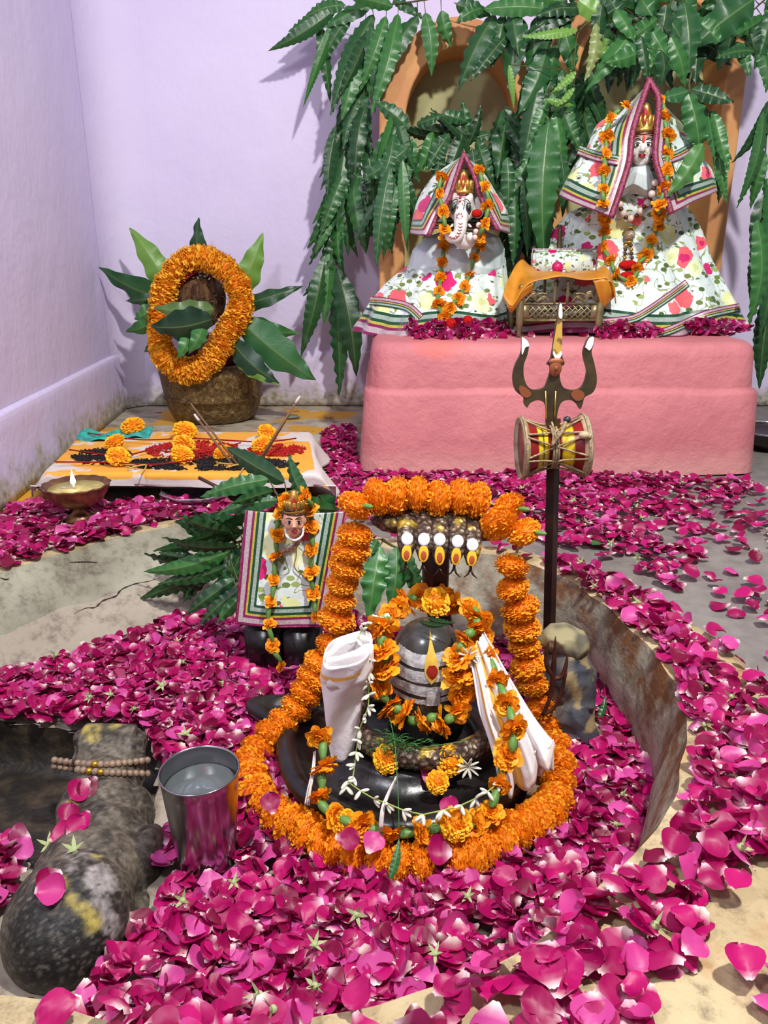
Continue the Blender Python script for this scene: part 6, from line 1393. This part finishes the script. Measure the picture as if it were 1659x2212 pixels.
# ================================================================== incense sticks
M_inc = plain('incense_stick', srgb(120, 92, 70), .8, 0, .2); M_incash = plain('incense_ash', srgb(206, 200, 196), .9)
for i, (b, t, Yb, Yt_, r, lb) in enumerate([((518, 1010), (412, 872), 1.98, 2.06, .0030, 'thin incense stick crossing the others, leaning furthest towards the brass pot'), ((508, 1012), (428, 906), 1.96, 2.02, .0034, 'ash-tipped incense stick leaning towards the marigold stack'),
                                            ((556, 1000), (640, 868), 1.98, 2.04, .0034, 'ash-tipped incense stick leaning towards the pink pedestal'), ((560, 1004), (624, 895), 1.99, 2.04, .0030, 'second incense stick beside the one leaning towards the pedestal'), ((490, 1062), (430, 1032), 1.80, 1.84, .0050, 'thick dark incense stub above the silver bowl')]):
    p0_, p1_ = at(*b, Yb), at(*t, Yt_); tt = thing('incense_stick', lb, 'incense stick', p0_, 'incense sticks'); m = MB(); m.tube([p0_, p1_], r, 6); m.build('stick', M_inc if i < 4 else M_brownb, tt)
    if i in (1, 2): d = (p1_ - p0_).normalized(); m = MB(); m.tube([p1_ - d * .004, p1_ + d * .018], [r * 1.25, r * .9], 6); m.build('ash_tip', M_incash, tt)

# ================================================================== oil lamp, silver bowl
dY_ = 1.80; dc = onz(170, 1118, 0); LX = at(163, 1042, dY_)
OL = thing('brass_oil_lamp', 'footed brass oil lamp with scalloped rim and small flame by the lavender wall', 'oil lamp', (LX.x, dY_, 0))
zr = at(163, 1046, dY_).z; Rr = 72 * pxm(dY_, .1)
m = MB(); sc2 = lambda a, j: 1 + (.035 * math.cos(14 * a) if 8 <= j <= 11 else 0)
m.lathe([(0, 0), (.036, 0), (.038, .005), (.020, .014), (.012, .026), (.013, .030), (.040, .038), (.062, .054), (.074, zr - .016), (Rr * .94, zr - .005), (Rr, zr), (Rr * .97, zr + .002), (Rr * .80, zr - .012), (.05, zr - .020), (0, zr - .024)], (LX.x, dY_, 0), 84, mod=sc2)
m.build('lamp_bowl', brass_mat('old_brass_lamp', srgb(150, 112, 74), srgb(104, 66, 48), .35, .7), OL)
m = MB(); m.lathe([(0, zr - .008), (Rr * .80, zr - .008), (Rr * .82, zr - .011)], (LX.x, dY_, 0), 50); m.build('ghee', plain('pale_ghee', srgb(206, 196, 132), .25, 0, .5, srgb(176, 158, 90), 30, .3, 40), OL)
m = MB(); w0 = V((LX.x, dY_ - .01, zr - .006)); m.tube([w0 + V((-.03, 0, 0)), w0, w0 + V((0, -.004, .008))], .003, 6); m.build('wick', M_thread, OL)
M_fl = NT('flame'); M_fl.b.inputs['Emission Color'].default_value = (1, .78, .4, 1); M_fl.b.inputs['Emission Strength'].default_value = 9; M_fl = M_fl.m
m = MB(); m.lathe([(0, 0), (.005, .004), (.0065, .011), (.004, .022), (.0012, .034), (0, .038)], w0 + V((0, -.004, .008)), 14); m.build('flame', M_fl, OL)
M_silver = plain('silver_foil', srgb(206, 202, 206), .28, .8, .5, srgb(160, 150, 160), 30, .8, 40)
sbc = onz(428, 1082, 0); m = MB(); m.lathe([(0, .004), (.045, .004), (.075, .020), (.094, .034), (.097, .032), (.078, .016), (.046, 0), (0, 0)], (sbc.x, sbc.y, 0), 60, mod=lambda a, j: 1 + .03 * math.sin(9 * a) + .015 * math.sin(23 * a)); tag(m.build('foil_bowl', M_silver), 'crinkled silver foil bowl on the floor under the big wavy leaves', 'bowl')
m = MB(); sc3 = onz(118, 1088, 0); m.lathe([(0, .002), (.05, .002), (.066, .030), (.062, .028), (.046, .006), (0, .005)], (sc3.x - .02, sc3.y + .10, 0), 40); tag(m.build('small_bowl', M_silver), 'small silver bowl half hidden behind the brass oil lamp', 'bowl')
m = MB(); bc = onz(1690, 985, 0); zb_ = .04
m.lathe([(0, 0), (.07, 0), (.115, .035), (.125, .058), (.130, .060), (.126, .064), (.108, .052), (.06, .03), (0, .03)], (bc.x + .02, bc.y + .12, 0), 60); o = m.build('dark_bowl', plain('dark_brown_bowl', srgb(46, 26, 28), .3)); tag(o, 'dark brown bowl with a silver rim at the picture edge beside the pedestal', 'bowl')
m = MB(); m.tube([V((bc.x + .02 + .127 * math.cos(a), bc.y + .12 + .127 * math.sin(a), .063)) for a in [k * PI / 30 for k in range(60)]], .004, 6, closed=True); m.build('rim', M_silver, o)
m = MB(); p = onz(632, 902, .0); p.z = .003; m.box((p.x, p.y, .004), (.05, .05, .006), Matrix.Rotation(.4, 3, 'Z'), bev=.002); tag(m.build('glass_tile', plain('grey_green_glass', srgb(122, 128, 118), .2)), 'small square grey-green glass piece on the floor by the brass pot', 'glass')
# faint wisps rising from the incense
def smoke(P, r, seed, dens):
    t = bpy.data.materials.new('thin_smoke'); t.use_nodes = True; nt = t.node_tree; nt.nodes.remove(nt.nodes['Principled BSDF'])
    vs = nt.nodes.new('ShaderNodeVolumeScatter'); vs.inputs['Color'].default_value = (.9, .92, 1, 1)
    tc = nt.nodes.new('ShaderNodeTexCoord'); nz = nt.nodes.new('ShaderNodeTexNoise'); nz.inputs['Scale'].default_value = 22; nz.inputs['Detail'].default_value = 3
    mt = nt.nodes.new('ShaderNodeMath'); mt.operation = 'MULTIPLY_ADD'; mt.inputs[1].default_value = dens * 5; mt.inputs[2].default_value = -dens * 2.1; mt.use_clamp = False
    mx = nt.nodes.new('ShaderNodeMath'); mx.operation = 'MAXIMUM'; mx.inputs[1].default_value = 0
    nt.links.new(tc.outputs['Object'], nz.inputs['Vector']); nt.links.new(nz.outputs['Fac'], mt.inputs[0]); nt.links.new(mt.outputs[0], mx.inputs[0]); nt.links.new(mx.outputs[0], vs.inputs['Density'])
    nt.links.new(vs.outputs[0], nt.nodes['Material Output'].inputs['Volume'])
    m = MB(); n = len(P) * 6; Q = crom([at(*q) for q in P], n); m.tube(Q, [r * (.25 + .9 * k / n) * (1 + .3 * math.sin(k * .9 + seed)) for k in range(n + 1)], 12)
    return m.build('incense_smoke', t)
tag(smoke([(640, 868, 2.04), (655, 830, 2.04), (648, 790, 2.05), (668, 745, 2.06), (650, 705, 2.07), (690, 670, 2.08), (735, 640, 2.09)], .013, 1, 3.2), 'thin grey incense smoke wisp drifting before the hanging broad leaves', 'smoke', kind='stuff')
tag(smoke([(428, 906, 2.02), (440, 860, 2.02), (452, 810, 2.03), (440, 760, 2.04), (470, 710, 2.05), (462, 650, 2.06), (480, 600, 2.07)], .011, 4, 2.2), 'thin grey incense smoke wisp rising in front of the brass pot', 'smoke', kind='stuff')

# ================================================================== rose petals
random.seed(11)
M_petal = attrmat('rose_petal', 0.42, 0.35, trans=0.22)
def petal_mesh(mb, mat4, rnd):
    L = 1.0; W = rnd.uniform(0.42, 0.58); cup = rnd.uniform(0.10, 0.5); curl = rnd.uniform(-0.15, 0.45); tw = rnd.uniform(-.25, .25)
    h = rnd.random()
    deep = lerp3(srgb(142, 3, 70), srgb(192, 16, 108), h)
    if rnd.random() < 0.22: deep = lerp3(deep, srgb(216, 86, 166), rnd.uniform(.4, .9))
    if rnd.random() < 0.16: deep = lerp3(deep, srgb(112, 4, 44), 0.8)
    pale = lerp3(srgb(250, 214, 226), srgb(252, 244, 226), rnd.random()); e = rnd.uniform(0.18, 0.42)
    if rnd.random() < .35: e *= .5
    nu, nv = 8, 5; vs = []; cs = []; fs = []; asym = rnd.uniform(-.12, .12); notch = rnd.uniform(0, .05)
    SS = (0, .10, .24, .40, .56, .72, .86, .95, 1.0)
    for i in range(nu + 1):
        s_ = SS[i]
        w_ = W * (.20 + .80 * math.sin(PI / 2 * s_ / .6) ** 1.25) if s_ < .6 else W * math.sqrt(max(0.02, 1 - ((s_ - .6) / .405) ** 2))
        for j in range(nv + 1):
            x = (j / nv * 2 - 1)
            z = cup * x * x * w_ + curl * (s_ - 0.5) ** 2 * 1.2 + tw * x * s_ * .4 + 0.03 * math.sin(5 * x + 9 * s_ + h * 9)
            vs.append(mat4 @ V((x * w_ + asym * s_ * s_, s_ - 0.5 - notch * (1 - abs(x)) * (s_ > .9) - .05 * x * x * s_, z + .05 * math.sin(4 * x + h * 20) * s_ ** 3)))
            t = sstep(0.0, e, s_ + 0.06 * abs(x)); c = lerp3(pale, deep, t)
            c = lerp3(c, lerp3(deep, (1, .6, .8), .25), 0.35 * sstep(.85, 1, s_)); cs.append(c)
    for i in range(nu):
        for j in range(nv): fs.append((i * (nv + 1) + j, i * (nv + 1) + j + 1, (i + 1) * (nv + 1) + j + 1, (i + 1) * (nv + 1) + j))
    mb.add(vs, fs, cs)
VARI = []
for k in range(24):
    m = MB(); petal_mesh(m, Matrix.Identity(4), random); VARI.append(m.mesh('rose_petal', M_petal))
def pose(p, size, tilt):
    q = Matrix.Rotation(random.uniform(0, 2 * PI), 4, 'Z') @ Matrix.Rotation(random.gauss(0, tilt), 4, 'X') @ Matrix.Rotation(random.gauss(0, tilt), 4, 'Y') @ Matrix.Rotation(random.uniform(0, 2 * PI), 4, 'Z')
    if random.random() < .5: q = q @ Matrix.Rotation(PI, 4, 'Y')
    return Matrix.Translation(p) @ q @ Matrix.Scale(size, 4)
def uv_of(p):
    d = p - V((0, 0, H)); f = d.y * math.cos(TH) - d.z * math.sin(TH); up = d.y * math.sin(TH) + d.z * math.cos(TH)
    return CX + FP * d.x / f, CY - FP * up / f, f
def P2(pts, z): return [(p.x, p.y) for p in (onz(u, v, z) for u, v in pts)]
LINGC = V((0.062, 1.03, 0))
botP = [(p.x, p.y) for p in botL]; rimP = [(p.x, p.y) for p in rimL]
KEEP = [(BULL[0], BULL[1]), (TUMB[0], TUMB[1])]
allp = []          # (x, y, z, size, zone)
def scatter(poly, n, zf, size, tilt, zone, keep=None, dens=None):
    x0, x1 = min(p[0] for p in poly), max(p[0] for p in poly); y0, y1 = min(p[1] for p in poly), max(p[1] for p in poly)
    c = 0
    while c < n:
        x, y = random.uniform(x0, x1), random.uniform(y0, y1)
        if not inpoly(x, y, poly): continue
        c += 1
        if dens and random.random() > dens(x, y): continue
        if keep and not keep(x, y): continue
        if x < XL0[0] + (XL1[0] - XL0[0]) * (y - XL0[1]) / (XL1[1] - XL0[1]) + .035: continue
        if (x - LX.x) ** 2 + (y - dY_) ** 2 < .042 ** 2 or (-.02 < dY_ - y < .09 and abs(x - LX.x) < .04): continue
        z = zf(x, y); u, v, f = uv_of(V((x, y, z)))
        if not (-60 < u < 1720 and 900 < v < 2300): continue
        allp.append((V((x, y, z)), size * random.uniform(0.75, 1.2), tilt, zone))
def basin_keep(x, y):
    if inpoly(x, y, PIT): return False
    if (x - LINGC.x) ** 2 / 0.222 ** 2 + (y - LINGC.y + .01) ** 2 / 0.225 ** 2 < 1: return False
    if (x - TUMB[0]) ** 2 + (y - TUMB[1]) ** 2 < 0.042 ** 2: return False
    u, v, f = uv_of(V((x, y, -0.13)))
    if inbull(x, y): return False
    if (x - ROCKC[0]) ** 2 + (y - ROCKC[1]) ** 2 < 0.055 ** 2: return False
    return True
def bz(x, y):
    return ZB + 0.012 + 0.020 * (0.5 + mnoise.noise(V((x * 6, y * 6, 3)))) + random.uniform(0, 0.016)
scatter(botP, 8500, bz, 0.0315, 0.42, 'basin', basin_keep)
# strip of floor behind the basin, thick by the rim and thinning towards the altar's far end
FARP = P2([(-80, 1110), (150, 1085), (330, 1075), (420, 1080), (700, 1045), (700, 935), (760, 925), (775, 1008), (1000, 1018), (1612, 1042), (1640, 1060), (1530, 1120), (1560, 1180), (1440, 1240), (1560, 1330), (1659, 1360), (1420, 1262), (1230, 1185), (1100, 1160), (700, 1120), (420, 1118), (200, 1160), (-80, 1215)], 0)
def fz(x, y): return 0.006 + random.uniform(0, 0.012)
def rimtest(x, y): return inpoly(x, y, RIMP)
def fd(x, y):
    u, v, f = uv_of(V((x, y, 0)))
    if u < 720: return 1
    d = 1.0 - 0.62 * sstep(1180, 1560, u) * sstep(1040, 1100, v) - .25 * sstep(1150, 1500, u)
    if v > 1060 and mnoise.noise(V((x * 4.2, y * 4.2, 1))) < -0.05: d *= 0.45
    return max(.1, d)
scatter(FARP, 4200, fz, 0.0315, 0.30, 'floor', lambda x, y: not rimtest(x, y) and not (PX0 - .03 < x < PX1 + .03 and y > PY0 - .035) and not onboard(x, y), fd)
# scattered ones on the grey floor
SC = P2([(1100, 1040), (1640, 1050), (1680, 1120), (1700, 1460), (1560, 1330), (1400, 1220), (1250, 1170)], 0)
scatter(SC, 160, fz, 0.033, 0.3, 'floor', lambda x, y: not rimtest(x, y))
# on the rim
def rzz(x, y): return rz(y) + 0.008 + random.uniform(0, 0.02)
BARE = [[(1425, 1760), (1470, 1600), (1515, 1620), (1500, 1700), (1470, 1800), (1400, 1890), (1240, 1995), (1240, 1955)], [(1385, 2115), (1500, 2095), (1555, 2020), (1535, 1965), (1560, 1900), (1700, 1850), (1700, 2300), (1400, 2300)],
        [(1090, 2050), (1190, 2030), (1180, 2090), (1120, 2120)], [(660, 2190), (940, 2120), (950, 2180), (860, 2230), (660, 2300)], [(-50, 2140), (120, 2160), (240, 2195), (240, 2300), (-50, 2300)]]
def rim_keep(x, y):
    if inpoly(x, y, rimP): return False
    u, v, f = uv_of(V((x, y, rz(y))))
    if v < 1330 and u < 1180:
        if u > 380: return random.random() < .10
        return random.random() < (1 if u < 300 else .5)
    for B in BARE:
        if inpoly(u, v, B): return random.random() < .035
    if v > 1700: return random.random() < .9
    d = min((V((x, y, 0)) - V((p.x, p.y, 0))).length for p in rimL[::3])
    return random.random() < (.25 if d < .012 else .9 if d < .085 else .22)
scatter(RIMP, 10000, rzz, 0.0305, 0.45, 'rim', rim_keep)
# floor beyond the near right rim
# on the altar in front of the idols
def cast_scatter(poly, n, casts, zone, size=.031):
    us = [p[0] for p in poly]; vs_ = [p[1] for p in poly]; c = 0
    while c < n:
        u, v = random.uniform(min(us), max(us)), random.uniform(min(vs_), max(vs_))
        if not inpoly(u, v, poly): continue
        c += 1; g = onz(u, v, PZ + .004); p = g
        for k in casts:
            h = k(u, v, random.uniform(.006, .03), 9.0)
            if h.y < p.y: p = h
        allp.append((p, size * random.uniform(.8, 1.2), .7, zone))
cast_scatter([(872, 700), (890, 690), (940, 694), (1000, 688), (1108, 696), (1110, 726), (1000, 734), (900, 730)], 190, (cG,), 'altar')
cast_scatter([(1292, 712), (1330, 694), (1400, 700), (1430, 716), (1420, 726), (1300, 730)], 90, (cD,), 'altar')
cast_scatter([(1480, 694), (1540, 690), (1620, 706), (1600, 720), (1490, 718)], 70, (cD,), 'altar')
cast_scatter([(1112, 700), (1300, 700), (1300, 726), (1112, 726)], 30, (), 'altar')
sized = sorted(range(len(allp)), key=lambda i: -(allp[i][1] / uv_of(allp[i][0])[2]) if (10 < uv_of(allp[i][0])[0] < 1650 and uv_of(allp[i][0])[1] < 2200) else 0)
big = set(sized[:280]); rest = MB()
def zlab(p, zone):
    u, v, f = uv_of(p)
    if zone == 'basin':
        if u < 620: return 'magenta rose petal in the drift between the stone bull and the steel tumbler foot', 'rose petals beside bull and tumbler'
        if u < 1000: return 'magenta rose petal in the basin in front of the thick orange garland', 'rose petals in front of the orange garland'
        return 'magenta rose petal in the basin near its pointed end below the bare wall', 'rose petals at the pointed end of the basin'
    if v < 1850: return 'magenta rose petal on the broad rim beyond the pointed end of the basin', 'rose petals on the rim beyond the point'
    if u > 1240: return 'magenta rose petal heaped on the near rim around the bare tan corner', 'rose petals around the bare tan corner'
    return 'magenta rose petal on the narrow near rim along the picture bottom', 'rose petals on the near rim along the bottom'
for i, (p, s_, tl, zone) in enumerate(allp):
    M4 = pose(p, s_, tl)
    if i in big and zone in ('basin', 'rim'):
        o = bpy.data.objects.new('rose_petal', random.choice(VARI)); C.objects.link(o); o.matrix_world = M4
        lb, gp = zlab(p, zone); tag(o, lb, 'petal', gp)
    else: petal_mesh(rest, M4, random)
o = rest.build('fallen_petals', M_petal, origin=(0, 0, 0))
tag(o, 'deep drift of small magenta rose petals over basin, floor and altar edge', 'petals', kind='stuff')
# petals resting on the bull, the seat and the ring
cB = Cast(ND); cY = Cast(YONI)
SPOT = [(170, 1705, cB, 'pink petal highest on the bull back just behind the neck beads'), (190, 1700, cB, 'pink petal beside the highest one on the bull back'), (150, 1760, cB, 'crimson petal on the bull back above the sepals'), (165, 1785, cB, 'crimson petal overlapping others mid back of the bull'),
        (135, 1800, cB, 'pink petal at the edge of the cluster on the bull back'), (178, 1775, cB, 'petal with pale tip in the cluster on the bull back'), (105, 1900, cB, 'large pink petal alone on the dark rump of the bull'), (110, 1925, cB, 'folded pink petal just under the large one on the bull rump'),
        (930, 1665, cY, 'deep magenta petal standing on the scaly coil'), (1018, 1620, cY, 'deep magenta petal above the white star blossom on the seat'), (630, 1748, cY, 'pink petal between the black seat and the orange ring'), (585, 1735, cY, 'small pink petal at the inner edge of the orange ring'),
        (968, 1742, cY, 'pink petal hanging at the front lip above the round orange marigold'), (752, 1812, None, 'pink petal lying across the orange ring beside its green bit'), (805, 1818, None, 'flat pink petal lying on the orange ring front'), (948, 1842, None, 'upright magenta petal wedged in the gap of the orange ring')]
for i, (u, v, c_, lb) in enumerate(SPOT):
    p = c_(u, v, .008, .8) if c_ else at(u, v, .775)
    o = bpy.data.objects.new('rose_petal', VARI[(i * 5) % 24]); C.objects.link(o)
    d = (V((0, 0, H)) - p).normalized(); q = (d + V((random.uniform(-.4, .4), 0, .5))).to_track_quat('Z', 'Y').to_matrix().to_4x4()
    o.matrix_world = Matrix.Translation(p) @ q @ Matrix.Rotation(random.uniform(0, 6), 4, 'Z') @ Matrix.Scale(random.uniform(.028, .034), 4); tag(o, lb, 'petal')
# green rose sepals left among the petals
M_sep = plain('rose_sepal', srgb(150, 170, 116), .55, 0, .3, srgb(176, 178, 130), 60)
def sepal(seed):
    rd = random.Random(seed); m = MB(); m.ell((0, 0, .0), (.30, .30, .28), nu=10, nv=8)
    for k in range(5):
        a = k * 1.257 + rd.uniform(-.2, .2); d = V((math.cos(a), math.sin(a), rd.uniform(.1, 1.2))).normalized(); sd = V((-math.sin(a), math.cos(a), 0))
        m.add([d * .2 - sd * .16, d * .2 + sd * .16, d * .6 - sd * .14, d * .6 + sd * .14, d * 1.1], [(0, 1, 3, 2), (2, 3, 4)])
    m.tube([(0, 0, -.2), (.05, .03, -.8)], [.08, .06], 6); return m.mesh('rose_sepal', M_sep)
SEP = [sepal(k) for k in range(4)]
SPX = [(120, 1415, 'b'), (385, 1385, 'b'), (395, 1430, 'b'), (240, 1500, 'b'), (195, 1505, 'b'), (480, 1475, 'b'), (290, 1530, 'b'), (400, 1585, 'b'), (350, 1480, 'b'), (395, 1945, 'b'), (505, 1905, 'b'), (770, 1975, 'b'), (680, 2040, 'b'), (940, 2060, 'b'), (1010, 1935, 'b'), (1205, 1970, 'b'), (1345, 1715, 'b'), (1330, 1780, 'b'),
       (130, 1140, 'f'), (1130, 1055, 'f'), (1205, 1055, 'f'), (1240, 1080, 'f'), (1320, 1078, 'f'), (1375, 1095, 'f'), (1265, 1125, 'f'), (1385, 1118, 'f'), (1320, 1172, 'f'), (1380, 1205, 'f'), (1550, 1052, 'f'), (1475, 1042, 'f'),
       (1285, 1265, 'r'), (1380, 1300, 'r'), (1600, 1830, 'r'), (1415, 2000, 'r'), (1580, 1505, 'r'), (1520, 1565, 'r'), (590, 2180, 'r'), (1255, 1215, 'r'), (680, 2130, 'b'), (560, 2150, 'r')]
for i, (u, v, k) in enumerate(SPX):
    z = {'b': ZB + .045, 'f': .018, 'r': .045}[k]; p = onz(u, v, z if k != 'r' else rz(onz(u, v, .03).y) + .026)
    o = put('rose_sepal', SEP[i % 4], p, V((random.uniform(-1, 1), random.uniform(-1, 0), random.uniform(0, 1))), random.uniform(.011, .015), None)
    tag(o, {'b': 'pale green rose sepal among the petals inside the basin', 'f': 'pale green rose sepal among petals on the floor behind the basin', 'r': 'pale green rose sepal among petals on the basin rim'}[k], 'sepal', {'b': 'rose sepals in the basin', 'f': 'rose sepals on the floor', 'r': 'rose sepals on the rim'}[k])
for i, (u, v) in enumerate([(105, 1825), (160, 1835)]):
    p = cB(u, v, .008, .75); o = put('rose_sepal', SEP[i], p, V((.2, -.3, 1)), .016, None); tag(o, ['browning rose sepal with petals stripped on the bull back', 'green rose sepal with stalk on the bull back'][i], 'sepal')
